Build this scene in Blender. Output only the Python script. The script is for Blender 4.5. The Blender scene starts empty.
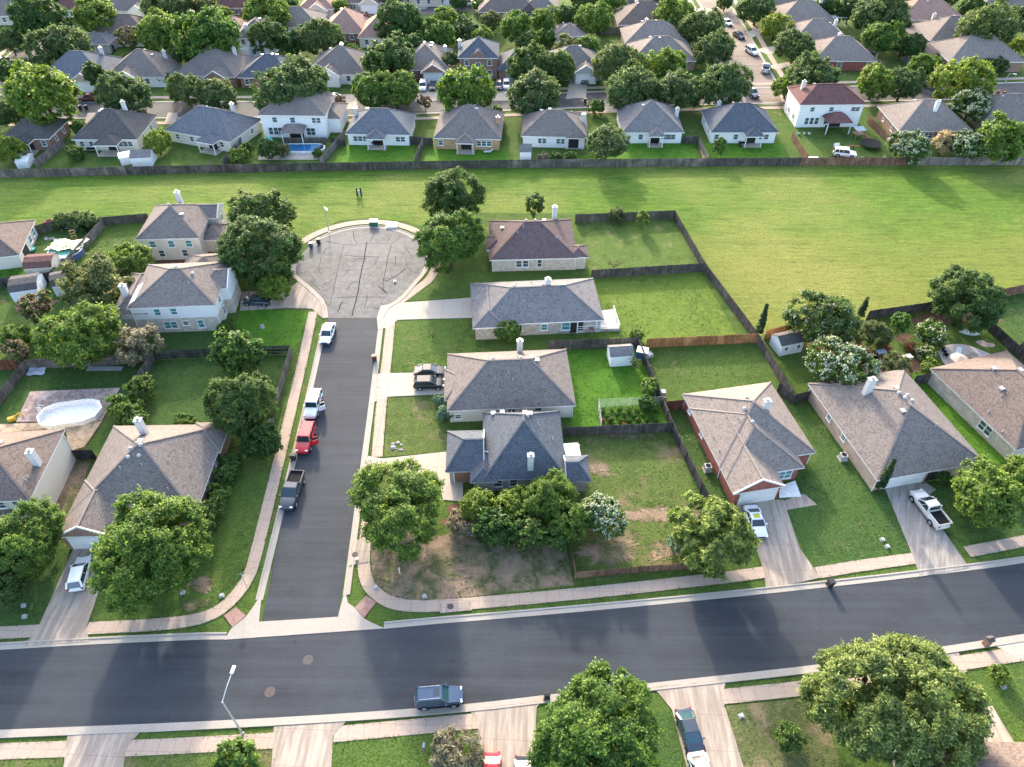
import bpy, math, random
import numpy as np
from mathutils import Vector, Matrix
random.seed(7); RNG=np.random.default_rng(7)
SC=bpy.context.scene; COL=SC.collection
R=math.radians
# ---------------------------------------------------------------- survey: photo measurements -> metres
FOC=732.; DEP=R(43.8); CAMH=74.
CD,SD=math.cos(DEP),math.sin(DEP)
def G(px,py,z=0.):
    u=(px-512)/FOC; v=(383.5-py)/FOC
    t=(z-CAMH)/(-SD+v*CD)
    return (u*t,(CD+v*SD)*t)
def depth_at(py,z=0.):
    v=(383.5-py)/FOC
    return (z-CAMH)/(-SD+v*CD)
# ---------------------------------------------------------------- camera, light, world
cam=bpy.data.cameras.new('camera'); co=bpy.data.objects.new('camera',cam); COL.objects.link(co)
co.location=(0,0,CAMH); co.rotation_euler=(math.pi/2-DEP,0,0)
cam.sensor_width=36; cam.lens=FOC/1024*36; cam.clip_end=5000; SC.camera=co
SUN_EL,SUN_AZ=R(20.5),R(-11)
sv=Vector((math.sin(SUN_AZ)*math.cos(SUN_EL),math.cos(SUN_AZ)*math.cos(SUN_EL),math.sin(SUN_EL)))
sl=bpy.data.lights.new('sun','SUN'); so=bpy.data.objects.new('sun',sl); COL.objects.link(so)
sl.energy=1.4; sl.angle=R(2.2); sl.color=(1,.88,.70)
so.rotation_euler=sv.to_track_quat('Z','Y').to_euler(); so.location=sv*300
W=bpy.data.worlds.new('World'); SC.world=W; W.use_nodes=True
nt=W.node_tree; bg=nt.nodes['Background']; sky=nt.nodes.new('ShaderNodeTexSky')
sky.sky_type='NISHITA'; sky.sun_disc=False; sky.sun_elevation=SUN_EL; sky.sun_rotation=SUN_AZ
sky.air_density=.9; sky.dust_density=3.0; sky.ozone_density=.8
nt.links.new(sky.outputs[0],bg.inputs[0]); bg.inputs[1].default_value=.15
vs=SC.view_settings; vs.view_transform='Standard'; vs.look='None'; vs.exposure=2.48; vs.gamma=1; vs.use_curve_mapping=False
SC.cycles.max_bounces=5; SC.cycles.transparent_max_bounces=4; SC.cycles.use_denoising=True
# ---------------------------------------------------------------- materials
MATS={}
class NT:
    def __init__(s,name):
        s.m=bpy.data.materials.new(name); s.m.use_nodes=True; s.t=s.m.node_tree; s.b=s.t.nodes['Principled BSDF']
    def n(s,t,**k):
        x=s.t.nodes.new('ShaderNode'+t)
        for a,b in k.items(): setattr(x,a,b)
        return x
    def l(s,a,b): s.t.links.new(a,b)
    def coord(s,scale=(1,1,1),world=True):
        if world: src=s.n('NewGeometry').outputs['Position']
        else: src=s.n('TexCoord').outputs['Object']
        mp=s.n('Mapping'); s.l(src,mp.inputs[0]); mp.inputs['Scale'].default_value=scale
        return mp.outputs[0]
    def noise(s,co,sc,det=3,rough=.6,dist=0):
        x=s.n('TexNoise'); s.l(co,x.inputs['Vector']); x.inputs['Scale'].default_value=sc
        x.inputs['Detail'].default_value=det; x.inputs['Roughness'].default_value=rough; x.inputs['Distortion'].default_value=dist
        return x.outputs[0]
    def ramp(s,f,stops):
        x=s.n('ValToRGB'); e=x.color_ramp.elements
        while len(e)<len(stops): e.new(.5)
        for i,(p,c) in enumerate(stops):
            e[i].position=p; e[i].color=(*c,1) if len(c)==3 else c
        s.l(f,x.inputs[0]); return x.outputs[0]
    def mix(s,f,a,b,mode='MIX'):
        x=s.n('Mix',data_type='RGBA',blend_type=mode)
        if hasattr(f,'is_output'): s.l(f,x.inputs[0])
        else: x.inputs[0].default_value=f
        for q,i in((a,6),(b,7)):
            if hasattr(q,'is_output'): s.l(q,x.inputs[i])
            else: x.inputs[i].default_value=(*q,1)
        return x.outputs[2]
    def bump(s,h,st,dist):
        x=s.n('Bump'); x.inputs['Strength'].default_value=st; x.inputs['Distance'].default_value=dist
        s.l(h,x.inputs['Height']); s.l(x.outputs[0],s.b.inputs['Normal'])
    def fin(s,c,rough=.9,spec=.3):
        if hasattr(c,'is_output'): s.l(c,s.b.inputs['Base Color'])
        else: s.b.inputs['Base Color'].default_value=(*c,1)
        s.b.inputs['Roughness'].default_value=rough; s.b.inputs['Specular IOR Level'].default_value=spec
        return s.m
def M(key,fn,*a,**k):
    if key not in MATS: MATS[key]=fn(key,*a,**k)
    return MATS[key]
def grey(r,k=1.): return (1-r*k,)*3
def plain(key,c,rough=.6,spec=.4,metal=0,var=.12,scale=3):
    t=NT(key); co=t.coord(world=False)
    f=t.noise(co,scale,4); d=tuple(x*(1-var*1.6) for x in c); b=tuple(min(1,x*(1+var)) for x in c)
    t.b.inputs['Metallic'].default_value=metal
    return t.fin(t.ramp(f,[(.3,d),(.7,b)]),rough,spec)
def glass(key,c):
    t=NT(key); return t.fin(c,.08,.9)
def paint(key,c,metal=.0):
    t=NT(key); t.b.inputs['Coat Weight'].default_value=.7 if max(c)>.03 else .25; t.b.inputs['Metallic'].default_value=metal
    f=t.noise(t.coord(world=False),2.,3)
    return t.fin(t.mix(f,tuple(x*.9 for x in c),c),.28,.5)
def grass(key,a,b,dry,amt,lush=None,fine=1.0):
    """lawn: three scales of growth, mower passes, worn or straw coloured patches"""
    t=NT(key); co=t.coord()
    f1=t.noise(co,.09,4,.6); f2=t.noise(co,.7,5,.65,.6); f3=t.noise(co,5.5,4,.75)
    c=t.mix(t.ramp(f2,[(.36,(0,)*3),(.62,(1,)*3)]),tuple(x*.92 for x in a),tuple(x*1.12 for x in b))
    c=t.mix(t.ramp(f1,[(.38,(0,0,0)),(.66,(1,1,1))]),c,t.mix(f3,b,lush or tuple(x*1.25 for x in b)))
    c=t.mix(t.ramp(f3,[(.34,(.8,)*3),(.60,(0,)*3)]),c,tuple(x*.42 for x in a))
    c=t.mix(t.ramp(t.noise(co,2.2,4,.8),[(.5,(0,)*3),(.72,(.6,)*3)]),c,(b[0]*1.5,b[1]*1.35,b[2]*1.5))
    if amt>0:
        g=t.noise(co,.23,6,.72,.3)
        k=t.ramp(g,[(.66-.28*amt,(0,0,0)),(.78-.24*amt,(1,1,1))])
        dr=t.mix(t.noise(co,3.,4,.7),tuple(x*.6 for x in dry),tuple(min(1,x*1.25) for x in dry))
        c=t.mix(k,c,dr)
        k2=t.ramp(t.noise(co,1.9,4,.7),[(.56,(0,0,0)),(.72,(.6*amt+.1,)*3)])
        c=t.mix(k2,c,dr)
    h=t.noise(co,4.5,5,.8)
    t.bump(h,.8,.22*fine)
    return t.fin(c,.95,.1)
def field_mat(key):
    t=NT(key); co=t.coord(); row=t.coord((.11,.8,1))
    f1=t.noise(co,.03,4,.6); f2=t.noise(row,1.5,6,.8,.15); f3=t.noise(co,4.,5,.8); f4=t.noise(t.coord((.08,.6,1)),.5,4,.6)
    c=t.mix(t.ramp(f2,[(.33,(0,)*3),(.66,(1,)*3)]),(.048,.100,.012),(.165,.265,.034))
    c=t.mix(t.ramp(f1,[(.44,(0,0,0)),(.62,(.75,)*3)]),c,t.mix(f3,(.18,.20,.05),(.33,.32,.09)))
    c=t.mix(t.ramp(f4,[(.3,(.6,)*3),(.46,(0,)*3)]),c,(.06,.12,.018))
    c=t.mix(t.ramp(f3,[(.36,(.75,)*3),(.56,(0,)*3)]),c,(.03,.065,.012))
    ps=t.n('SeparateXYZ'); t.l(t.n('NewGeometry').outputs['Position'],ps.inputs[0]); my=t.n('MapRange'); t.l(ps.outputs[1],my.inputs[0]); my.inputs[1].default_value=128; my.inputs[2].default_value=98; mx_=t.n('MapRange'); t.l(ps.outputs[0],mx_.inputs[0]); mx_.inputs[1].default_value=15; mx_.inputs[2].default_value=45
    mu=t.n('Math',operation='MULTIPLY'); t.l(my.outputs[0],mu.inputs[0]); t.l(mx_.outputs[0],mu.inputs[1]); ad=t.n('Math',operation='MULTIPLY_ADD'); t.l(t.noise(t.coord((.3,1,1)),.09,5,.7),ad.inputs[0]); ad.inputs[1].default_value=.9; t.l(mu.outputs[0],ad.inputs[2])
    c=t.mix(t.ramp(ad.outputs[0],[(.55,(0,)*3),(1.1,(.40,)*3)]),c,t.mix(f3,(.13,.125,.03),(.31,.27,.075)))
    c=t.mix(t.ramp(t.noise(t.coord((.30,1.5,1)),1.1,5,.8,.3),[(.30,(.7,)*3),(.47,(0,)*3)]),c,(.035,.075,.012)); c=t.mix(t.ramp(t.noise(co,1.3,5,.8),[(.34,(.6,)*3),(.48,(0,)*3)]),c,(.04,.08,.013)); c=t.mix(t.ramp(t.noise(t.coord((.25,1.2,1)),1.6,4,.8),[(.56,(0,)*3),(.70,(.45,)*3)]),c,(.30,.33,.085))
    k=t.ramp(t.noise(t.coord((.35,1,1)),.11,5,.7),[(.64,(0,0,0)),(.76,(.75,)*3)])
    c=t.mix(k,c,(.24,.19,.085))
    hh=t.mix(.5,f2,t.noise(co,2.6,5,.8)); t.bump(hh,.8,.4)
    return t.fin(c,.95,.1)
def asphalt(key,a,b,old=False):
    t=NT(key); co=t.coord(); st=t.coord((.035,1.,1)) if not old else co
    f1=t.noise(st,.75,6,.7); f2=t.noise(co,8,3,.85); f3=t.noise(co,.10,4); f4=t.noise(t.coord((.5,.9,1)),.8,5,.75,.8)
    c=t.mix(t.ramp(f1,[(.34,(0,)*3),(.66,(1,)*3)]),tuple(x*.82 for x in a),tuple(x*1.12 for x in b))
    c=t.mix(t.ramp(f2,[(.35,(.7,)*3),(.62,(0,)*3)]),c,tuple(x*.6 for x in a))
    c=t.mix(t.ramp(f3,[(.42,(0,)*3),(.62,(.4,)*3)]),c,tuple(x*1.2 for x in b)); c=t.mix(t.ramp(f4,[(.60,(0,)*3),(.70,(.4,)*3)]),c,tuple(x*.55 for x in a))
    v=t.n('TexVoronoi',feature='DISTANCE_TO_EDGE'); wv=t.n('VectorMath',operation='ADD'); nz=t.n('TexNoise'); t.l(co,nz.inputs[0]); nz.inputs['Scale'].default_value=.9; nz.inputs['Detail'].default_value=4; t.l(co,wv.inputs[0]); t.l(nz.outputs[1],wv.inputs[1]); t.l(wv.outputs[0],v.inputs[0]); v.inputs['Scale'].default_value=.17 if not old else .3
    c=t.mix(t.ramp(v.outputs[0],[(.0,((.6 if old else .22),)*3),((.012 if old else .005),(0,)*3)]),c,tuple(x*.35 for x in a))
    t.bump(f2,.3,.02); return t.fin(c,.85,.25)
def concrete(key,a,b,joint=0,ang=0,streak=None):
    t=NT(key); co=t.coord(); f1=t.noise(co,.35,5,.7); f2=t.noise(co,5,4,.7)
    c=t.mix(f1,a,b)
    if streak is not None:
        m0=t.n('Mapping'); t.l(t.n('NewGeometry').outputs['Position'],m0.inputs[0]); m0.inputs['Rotation'].default_value=(0,0,streak); m1=t.n('Mapping'); t.l(m0.outputs[0],m1.inputs[0]); m1.inputs['Scale'].default_value=(1.5,.14,1)
        c=t.mix(t.ramp(t.noise(m1.outputs[0],1.,4,.7),[(.44,(.62,)*3),(.6,(0,)*3)]),c,tuple(x*.5 for x in a))
    c=c; c=t.mix(t.ramp(f2,[(.35,(.35,)*3),(.6,(0,)*3)]),c,tuple(x*.72 for x in a))
    if joint:
        mp=t.n('Mapping'); t.l(t.n('NewGeometry').outputs['Position'],mp.inputs[0]); mp.inputs['Rotation'].default_value=(0,0,ang)
        br=t.n('TexBrick'); t.l(mp.outputs[0],br.inputs[0]); br.offset=0
        br.inputs['Scale'].default_value=1; br.inputs['Brick Width'].default_value=joint; br.inputs['Row Height'].default_value=joint
        br.inputs['Mortar Size'].default_value=.035; br.inputs['Color1'].default_value=br.inputs['Color2'].default_value=(0,0,0,1); br.inputs['Mortar'].default_value=(.42,.42,.42,1)
        c=t.mix(br.outputs[0],c,tuple(x*.45 for x in a))
    return t.fin(c,.9,.2)
def shingle(key,a,b):
    t=NT(key); co=t.coord(world=False)
    v=t.n('TexVoronoi'); t.l(t.coord((1,1,2.2),False),v.inputs[0]); v.inputs['Scale'].default_value=4.2
    f=t.noise(co,.35,5,.7); g=t.noise(co,9,3,.85); st=t.noise(t.coord((1.4,1.4,.35),False),.8,4,.65)
    c=t.mix(f,a,b); c=t.mix(t.ramp(v.outputs['Color'],[(.1,(.75,)*3),(.6,(0,)*3)]),c,tuple(x*.48 for x in a))
    c=t.mix(t.ramp(g,[(.47,(0,)*3),(.66,(.6,)*3)]),c,tuple(min(1,x*1.7) for x in b)); c=t.mix(t.ramp(st,[(.5,(0,)*3),(.7,(.35,)*3)]),c,tuple(x*.6 for x in a))
    w=t.n('TexWave',wave_type='BANDS',bands_direction='Z',wave_profile='SAW'); t.l(co,w.inputs[0]); w.inputs['Scale'].default_value=1.9; w.inputs['Distortion'].default_value=.15
    c=t.mix(t.ramp(w.outputs[1],[(0,(.35,)*3),(.2,(0,)*3)]),c,tuple(x*.55 for x in a))
    t.bump(g,.4,.03); return t.fin(c,.9,.15)
def brick(key,a,b,m,sc=(.24,.08),mort=.012):
    """courses laid on whichever vertical face the wall has"""
    t=NT(key); tc=t.n('TexCoord'); sx=t.n('SeparateXYZ'); t.l(tc.outputs['Object'],sx.inputs[0])
    ad=t.n('Math',operation='ADD'); t.l(sx.outputs[0],ad.inputs[0]); t.l(sx.outputs[1],ad.inputs[1])
    cx=t.n('CombineXYZ'); t.l(ad.outputs[0],cx.inputs[0]); t.l(sx.outputs[2],cx.inputs[1])
    br=t.n('TexBrick'); t.l(cx.outputs[0],br.inputs[0]); br.inputs['Scale'].default_value=1
    br.inputs['Brick Width'].default_value=sc[0]; br.inputs['Row Height'].default_value=sc[1]; br.inputs['Mortar Size'].default_value=mort
    br.inputs['Color1'].default_value=(*a,1); br.inputs['Color2'].default_value=(*b,1); br.inputs['Mortar'].default_value=(*m,1)
    f=t.noise(tc.outputs['Object'],1.3,5,.75)
    c=t.mix(t.ramp(f,[(.35,(.55,)*3),(.6,(0,)*3)]),br.outputs[0],tuple(x*.55 for x in a))
    return t.fin(c,.9,.2)
def siding(key,c):
    t=NT(key); co=t.coord(world=False); w=t.n('TexWave',wave_type='BANDS',bands_direction='Z',wave_profile='SAW'); t.l(co,w.inputs[0]); w.inputs['Scale'].default_value=.8
    f=t.noise(co,1.2,4); k=t.mix(f,tuple(x*.88 for x in c),c)
    k=t.mix(t.ramp(w.outputs[1],[(0,(.45,)*3),(.15,(0,)*3)]),k,tuple(x*.6 for x in c))
    return t.fin(k,.7,.3)
def wood(key,a,b):
    t=NT(key); f=t.noise(t.coord((6.6,6.6,.1)),1.,2,.6); g=t.noise(t.coord((.5,.5,.5)),1,4); h=t.noise(t.coord((8,8,1.1)),1.2,4,.8); q=t.noise(t.coord((1.6,1.6,.25)),1.,3,.7)
    c=t.mix(t.ramp(f,[(.4,(0,)*3),(.6,(1,)*3)]),tuple(x*.75 for x in a),tuple(x*1.15 for x in b))
    c=t.mix(t.ramp(q,[(.42,(.7,)*3),(.58,(0,)*3)]),c,tuple(x*.5 for x in a)); c=t.mix(t.ramp(h,[(.4,(.55,)*3),(.62,(0,)*3)]),c,tuple(x*.4 for x in a))
    c=t.mix(t.ramp(g,[(.5,(0,)*3),(.72,(.5,)*3)]),c,tuple(x*1.6 for x in b))
    return t.fin(c,.9,.15)
def leaf(key,dark,mid,light,trans=.34):
    t=NT(key); at=t.n('Attribute',attribute_name='v'); oi=t.n('ObjectInfo')
    c=t.ramp(at.outputs['Fac'],[(0,dark),(.55,mid),(1,light)])
    hs=t.n('HueSaturation'); t.l(c,hs.inputs['Color'])
    mr=t.n('MapRange'); t.l(oi.outputs['Random'],mr.inputs[0]); mr.inputs[3].default_value=.478; mr.inputs[4].default_value=.512; t.l(mr.outputs[0],hs.inputs['Hue'])
    mv=t.n('MapRange'); t.l(oi.outputs['Random'],mv.inputs[0]); mv.inputs[3].default_value=1.15; mv.inputs[4].default_value=.85; t.l(mv.outputs[0],hs.inputs['Value'])
    t.fin(hs.outputs[0],.6,.3)
    tr=t.n('BsdfTranslucent'); mx=t.n('MixShader'); mx.inputs[0].default_value=trans
    br=t.n('HueSaturation'); t.l(hs.outputs[0],br.inputs['Color']); br.inputs['Value'].default_value=1.9; br.inputs['Saturation'].default_value=1.1
    t.l(br.outputs[0],tr.inputs[0])
    out=t.t.nodes['Material Output']; t.l(t.b.outputs[0],mx.inputs[1]); t.l(tr.outputs[0],mx.inputs[2]); t.l(mx.outputs[0],out.inputs[0])
    return t.m
# ---------------------------------------------------------------- mesh building
class MB:
    def __init__(s): s.v=[]; s.f=[]; s.mi=[]
    def add(s,vs,fs,mi=0):
        o=len(s.v); s.v+=[tuple(p) for p in vs]; s.f+=[tuple(o+i for i in f) for f in fs]; s.mi+=[mi]*len(fs); return s
    def box(s,c,d,rz=0,mi=0,tilt=None):
        x,y,z=d[0]/2,d[1]/2,d[2]/2
        vs=[Vector(p) for p in((-x,-y,-z),(x,-y,-z),(x,y,-z),(-x,y,-z),(-x,-y,z),(x,-y,z),(x,y,z),(-x,y,z))]
        m=Matrix.Rotation(rz,3,'Z')
        if tilt: m=m@Matrix.Rotation(tilt[1],3,tilt[0])
        vs=[m@p+Vector(c) for p in vs]
        return s.add(vs,[(0,3,2,1),(4,5,6,7),(0,1,5,4),(1,2,6,5),(2,3,7,6),(3,0,4,7)],mi)
    def bar(s,a,b,w,h=None,mi=0):
        a,b=Vector(a),Vector(b); d=b-a; L=d.length; h=h or w
        if L<1e-5: return s
        q=d.to_track_quat('X','Z').to_matrix(); vs=[]
        for x in(0,L):
            for y,z in((-w/2,-h/2),(w/2,-h/2),(w/2,h/2),(-w/2,h/2)): vs.append(q@Vector((x,y,z))+a)
        return s.add(vs,[(0,3,2,1),(4,5,6,7),(0,1,5,4),(1,2,6,5),(2,3,7,6),(3,0,4,7)],mi)
    def tube(s,pts,rs,n=8,mi=0,cap=True):
        pts=[Vector(p) for p in pts]; rings=[]; vs=[]; fs=[]
        for i,p in enumerate(pts):
            d=(pts[min(i+1,len(pts)-1)]-pts[max(i-1,0)]).normalized()
            q=d.to_track_quat('Z','Y').to_matrix()
            for k in range(n):
                a=2*math.pi*k/n; vs.append(p+q@Vector((math.cos(a)*rs[i],math.sin(a)*rs[i],0)))
        for i in range(len(pts)-1):
            for k in range(n):
                a,b=i*n+k,i*n+(k+1)%n; fs.append((a,b,b+n,a+n))
        if cap: fs.append(tuple(range(n-1,-1,-1))); fs.append(tuple(range((len(pts)-1)*n,len(pts)*n)))
        return s.add(vs,fs,mi)
    def cyl(s,c,r,h,n=12,mi=0,r2=None): return s.tube([c,(c[0],c[1],c[2]+h)],[r,r if r2 is None else r2],n,mi)
    def dome(s,c,r,h,n=12,m=4,mi=0):
        vs=[];fs=[]
        for j in range(m):
            a=math.pi/2*j/m
            for k in range(n):
                b=2*math.pi*k/n; vs.append((c[0]+r*math.cos(a)*math.cos(b),c[1]+r*math.cos(a)*math.sin(b),c[2]+h*math.sin(a)))
        vs.append((c[0],c[1],c[2]+h))
        for j in range(m-1):
            for k in range(n): fs.append((j*n+k,j*n+(k+1)%n,(j+1)*n+(k+1)%n,(j+1)*n+k))
        for k in range(n): fs.append(((m-1)*n+k,(m-1)*n+(k+1)%n,m*n))
        return s.add(vs,fs,mi)
    def poly(s,pts,z0,z1=None,mi=0):
        """flat sheet at z1, or a slab from z0 to z1"""
        n=len(pts); ar=sum(pts[i][0]*pts[(i+1)%n][1]-pts[(i+1)%n][0]*pts[i][1] for i in range(n))
        if ar<0: pts=pts[::-1]
        if z1 is None: return s.add([(x,y,z0) for x,y in pts],[tuple(range(n))],mi)
        vs=[(x,y,z0) for x,y in pts]+[(x,y,z1) for x,y in pts]
        return s.add(vs,[tuple(range(n,2*n))]+[(i,(i+1)%n,n+(i+1)%n,n+i) for i in range(n)],mi)
    def strip(s,pts,w,z0,z1=None,mi=0):
        L=[];Rr=[]
        for i,p in enumerate(pts):
            a=pts[max(i-1,0)]; b=pts[min(i+1,len(pts)-1)]; dx,dy=b[0]-a[0],b[1]-a[1]; l=math.hypot(dx,dy) or 1
            nx,ny=-dy/l*w/2,dx/l*w/2; L.append((p[0]+nx,p[1]+ny)); Rr.append((p[0]-nx,p[1]-ny))
        for i in range(len(pts)-1):
            s.poly([Rr[i],Rr[i+1],L[i+1],L[i]],z0,z1,mi)
        return s
    def build(s,name,mats,parent=None,smooth=False,ang=None):
        me=bpy.data.meshes.new(name); me.from_pydata(s.v,[],s.f)
        for m in(mats if isinstance(mats,(list,tuple)) else [mats]): me.materials.append(m)
        if any(s.mi): me.polygons.foreach_set('material_index',s.mi)
        if smooth or ang:
            me.polygons.foreach_set('use_smooth',[True]*len(s.f))
            if ang: me.set_sharp_from_angle(angle=R(ang))
        me.update(); return link(name,me,parent)
def link(name,me,parent=None):
    o=bpy.data.objects.new(name,me); COL.objects.link(o)
    if parent: o.parent=parent
    return o
def tag(o,label=None,cat=None,group=None,kind=None):
    for k,v in(('label',label),('category',cat),('group',group),('kind',kind)):
        if v: o[k]=v
    return o
def thing(name,label,cat,loc=(0,0,0),rz=0,group=None):
    o=bpy.data.objects.new(name,None); COL.objects.link(o); o.location=loc; o.rotation_euler=(0,0,rz); o.empty_display_size=.3
    return tag(o,label,cat,group)
def struct(name,mb,m): return tag(mb.build(name,m),kind='structure')
def copy_tree(o,parent=None):
    c=o.copy(); COL.objects.link(c); c.parent=parent
    for ch in list(o.children): copy_tree(ch,c)
    return c
def chaikin(p,n=2):
    for _ in range(n):
        q=[p[0]]
        for a,b in zip(p,p[1:]): q+=[(a[0]*.75+b[0]*.25,a[1]*.75+b[1]*.25),(a[0]*.25+b[0]*.75,a[1]*.25+b[1]*.75)]
        p=q+[p[-1]]
    return p
def offset(pts,w):
    o=[]
    for i,p in enumerate(pts):
        a=pts[max(i-1,0)]; b=pts[min(i+1,len(pts)-1)]; dx,dy=b[0]-a[0],b[1]-a[1]; l=math.hypot(dx,dy) or 1
        o.append((p[0]-dy/l*w,p[1]+dx/l*w))
    return o
def P(*a): return [G(*p) for p in a]
# ================================================================ GROUND
g_yard=M('grass_yard',grass,(.046,.090,.018),(.088,.145,.030),(.20,.15,.08),.26)
g_lush=M('grass_lush',grass,(.040,.115,.012),(.085,.195,.018),(.2,.2,.07),.12)
g_deep=M('grass_deep',grass,(.034,.080,.020),(.066,.122,.030),(.16,.13,.07),.20)
g_worn=M('grass_worn',grass,(.054,.092,.022),(.108,.150,.038),(.22,.16,.10),.44)
g_dry=M('grass_dry',grass,(.066,.085,.034),(.130,.130,.060),(.29,.205,.145),.86,(.07,.12,.03))
g_lime=M('grass_lime',grass,(.072,.125,.018),(.135,.20,.032),(.24,.22,.08),.26)
g_mid=M('grass_mid',grass,(.058,.108,.022),(.108,.165,.036),(.24,.20,.10),.30)
g_pale=M('grass_pale',grass,(.078,.10,.034),(.13,.15,.055),(.26,.2,.12),.55)
m_soil=M('soil',concrete,(.13,.085,.055),(.19,.125,.08))
m_mulch=M('mulch',concrete,(.10,.055,.035),(.16,.085,.05))
m_asph=M('asphalt',asphalt,(.035,.040,.048),(.048,.054,.063))
m_asold=M('asphalt_old',asphalt,(.108,.106,.105),(.165,.161,.157),old=True)
m_asfar=M('asphalt_far',asphalt,(.065,.062,.062),(.095,.09,.088))
m_conc=M('concrete_kerb',concrete,(.31,.275,.23),(.41,.37,.32))
m_walk=M('concrete_walk',concrete,(.35,.265,.205),(.45,.355,.285),1.5,.02)
m_drive=M('concrete_drive',concrete,(.355,.290,.235),(.465,.39,.32),3.4,.05,.03)
m_drivew=M('concrete_pale',concrete,(.37,.315,.26),(.47,.405,.335),3.2,.05)
m_driveg=M('concrete_grey',concrete,(.29,.258,.23),(.42,.375,.33),3.0,-.2,.43)
m_tar=M('tar',plain,(.02,.02,.02),.95,.03)
m_pav=M('red_paver',brick,(.36,.13,.10),(.30,.11,.09),(.3,.2,.17),(.2,.1))
tag(MB().poly([(-1500,-400),(1500,-400),(1500,2600),(-1500,2600)],0).build('ground',g_yard),kind='structure')
LAWNS=[]
def lawn(m,z,*px): LAWNS.append((P(*px),m.name)); return struct('lawn',MB().poly(P(*px),z+.0009*len(LAWNS)),m)
# open field behind the cul-de-sac, running on past both sides of the frame
top=[(-260,134),(-105.7,138.5),(-53.5,141),(0,142.8),(54.2,143.7),(300,145)]
low=[G(1040,292),G(1024,293),G(940,308),G(838,330),G(764,334),G(757,338),G(673,214),G(585,214),G(440,212),G(430,228),(-20,121.5),(-26,123),(-33,122),G(300,243),G(215,214),G(100,216),G(60,227),G(34,226),G(0,226),(-260,112)]
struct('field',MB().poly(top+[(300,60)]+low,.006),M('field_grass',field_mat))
# yards whose grass differs from the common verge
lawn(g_worn,.014,(568,438),(668,432),(712,498),(735,560),(575,585))
lawn(g_dry,.014,(371,545),(560,520),(574,585),(440,600),(390,603),(372,590))
lawn(g_lush,.014,(560,352),(640,345),(668,424),(571,428))
lawn(g_yard,.014,(646,350),(752,340),(775,388),(684,394),(668,415))
lawn(g_lime,.012,(590,276),(700,270),(738,338),(640,346),(560,350),(608,325))
lawn(g_mid,.012,(584,216),(672,218),(698,268),(590,275))
lawn(g_deep,.014,(668,412),(690,395),(735,495),(700,505))
lawn(g_deep,.012,(790,400),(880,480),(915,553),(818,575),(780,505),(820,455))
lawn(g_lush,.012,(896,372),(930,374),(985,430),(1010,462),(990,465),(930,405))
lawn(g_deep,.012,(930,490),(1024,470),(1024,538),(972,545))
lawn(g_yard,.012,(765,345),(935,300),(1000,320),(1024,345),(932,370),(880,385),(805,400))
lawn(g_deep,.012,(990,300),(1040,290),(1040,345),(1015,340))
lawn(g_deep,.012,(152,362),(292,352),(275,440),(232,455),(150,438))
lawn(g_yard,.012,(200,430),(275,440),(295,345),(321,312),(255,590),(205,612),(88,627),(110,560),(205,520))
lawn(g_deep,.012,(0,372),(148,362),(140,402),(100,455),(92,460),(120,392),(38,395),(18,425),(0,428))
lawn(g_dry,.016,(62,448),(92,458),(60,545),(40,520))
lawn(g_deep,.012,(0,535),(60,545),(72,552),(38,628),(0,628))
lawn(g_yard,.012,(60,260),(105,222),(150,215),(135,262),(60,310))
lawn(g_deep,.012,(60,300),(130,290),(160,330),(225,333),(300,318),(288,350),(20,368),(0,340))
lawn(g_lush,.016,(225,335),(245,308),(311,312),(296,350),(235,352))
lawn(g_deep,.012,(0,232),(60,226),(100,224),(60,300),(0,300))
lawn(g_lush,.016,(0,270),(22,262),(28,282),(0,288))
lawn(g_yard,.012,(386,325),(470,322),(448,370),(412,372),(390,374))
lawn(g_worn,.016,(388,398),(446,396),(446,452),(384,457))
lawn(g_yard,.012,(432,262),(490,270),(470,297),(395,302))
lawn(g_yard,.010,(330,742),(477,730),(480,790),(325,790))
lawn(g_pale,.010,(726,706),(818,697),(850,790),(745,790))
lawn(g_worn,.010,(0,760),(64,757),(60,790),(0,790))
lawn(g_worn,.010,(120,757),(275,748),(272,790),(118,790))
lawn(g_yard,.010,(990,668),(1040,660),(1060,740),(1012,745))
lawn(g_deep,.016,(655,712),(672,712),(690,790),(655,790))
for q in [((330,166),(418,165),(413,145),(345,146)),((421,165),(512,164),(505,148),(430,150)),((565,163),(698,162),(695,142),(625,142)),((705,162),(788,161),(782,142),(705,142))]: lawn(g_lush,.012,*q)
lawn(g_dry,.02,(372,545),(420,530),(440,560),(400,585),(374,578))
# worn dirt, mulch
def patch(px,py,rx,ry,m,z,name='soil_patch',n=22,seed=1,rag=.08):
    rr=random.Random(seed); x,y=G(px,py); ph=[rr.random()*6.28 for _ in range(3)]
    pts=[]
    for k in range(n):
        a=2*math.pi*k/n; s=1+.22*math.sin(2*a+ph[0])+.16*math.sin(3*a+ph[1])+.1*math.sin(5*a+ph[2])+rr.uniform(-rag,rag)
        pts.append((x+rx*s*math.cos(a),y+ry*s*math.sin(a)))
    return struct(name,MB().poly(pts,z),m)
patch(903,338,1.5,1.0,m_mulch,.022,'mulch_bed',seed=2); patch(955,318,6,2.0,m_mulch,.022,'mulch_bed',seed=3); patch(885,365,4.5,3.2,m_mulch,.022,'mulch_bed',seed=4)
patch(842,346,5,3,m_mulch,.022,'mulch_bed',seed=5); patch(80,300,9,5,m_soil,.022,'soil_bed',seed=6); patch(95,345,9,4,m_soil,.022,'soil_bed',seed=7)
patch(190,257,8,3.4,m_mulch,.022,'mulch_bed',seed=8); patch(985,344,1.2,.8,m_walk,.03,'gravel_ring',seed=9); patch(510,520,9,2.2,m_mulch,.024,'mulch_bed',seed=10)
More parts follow.
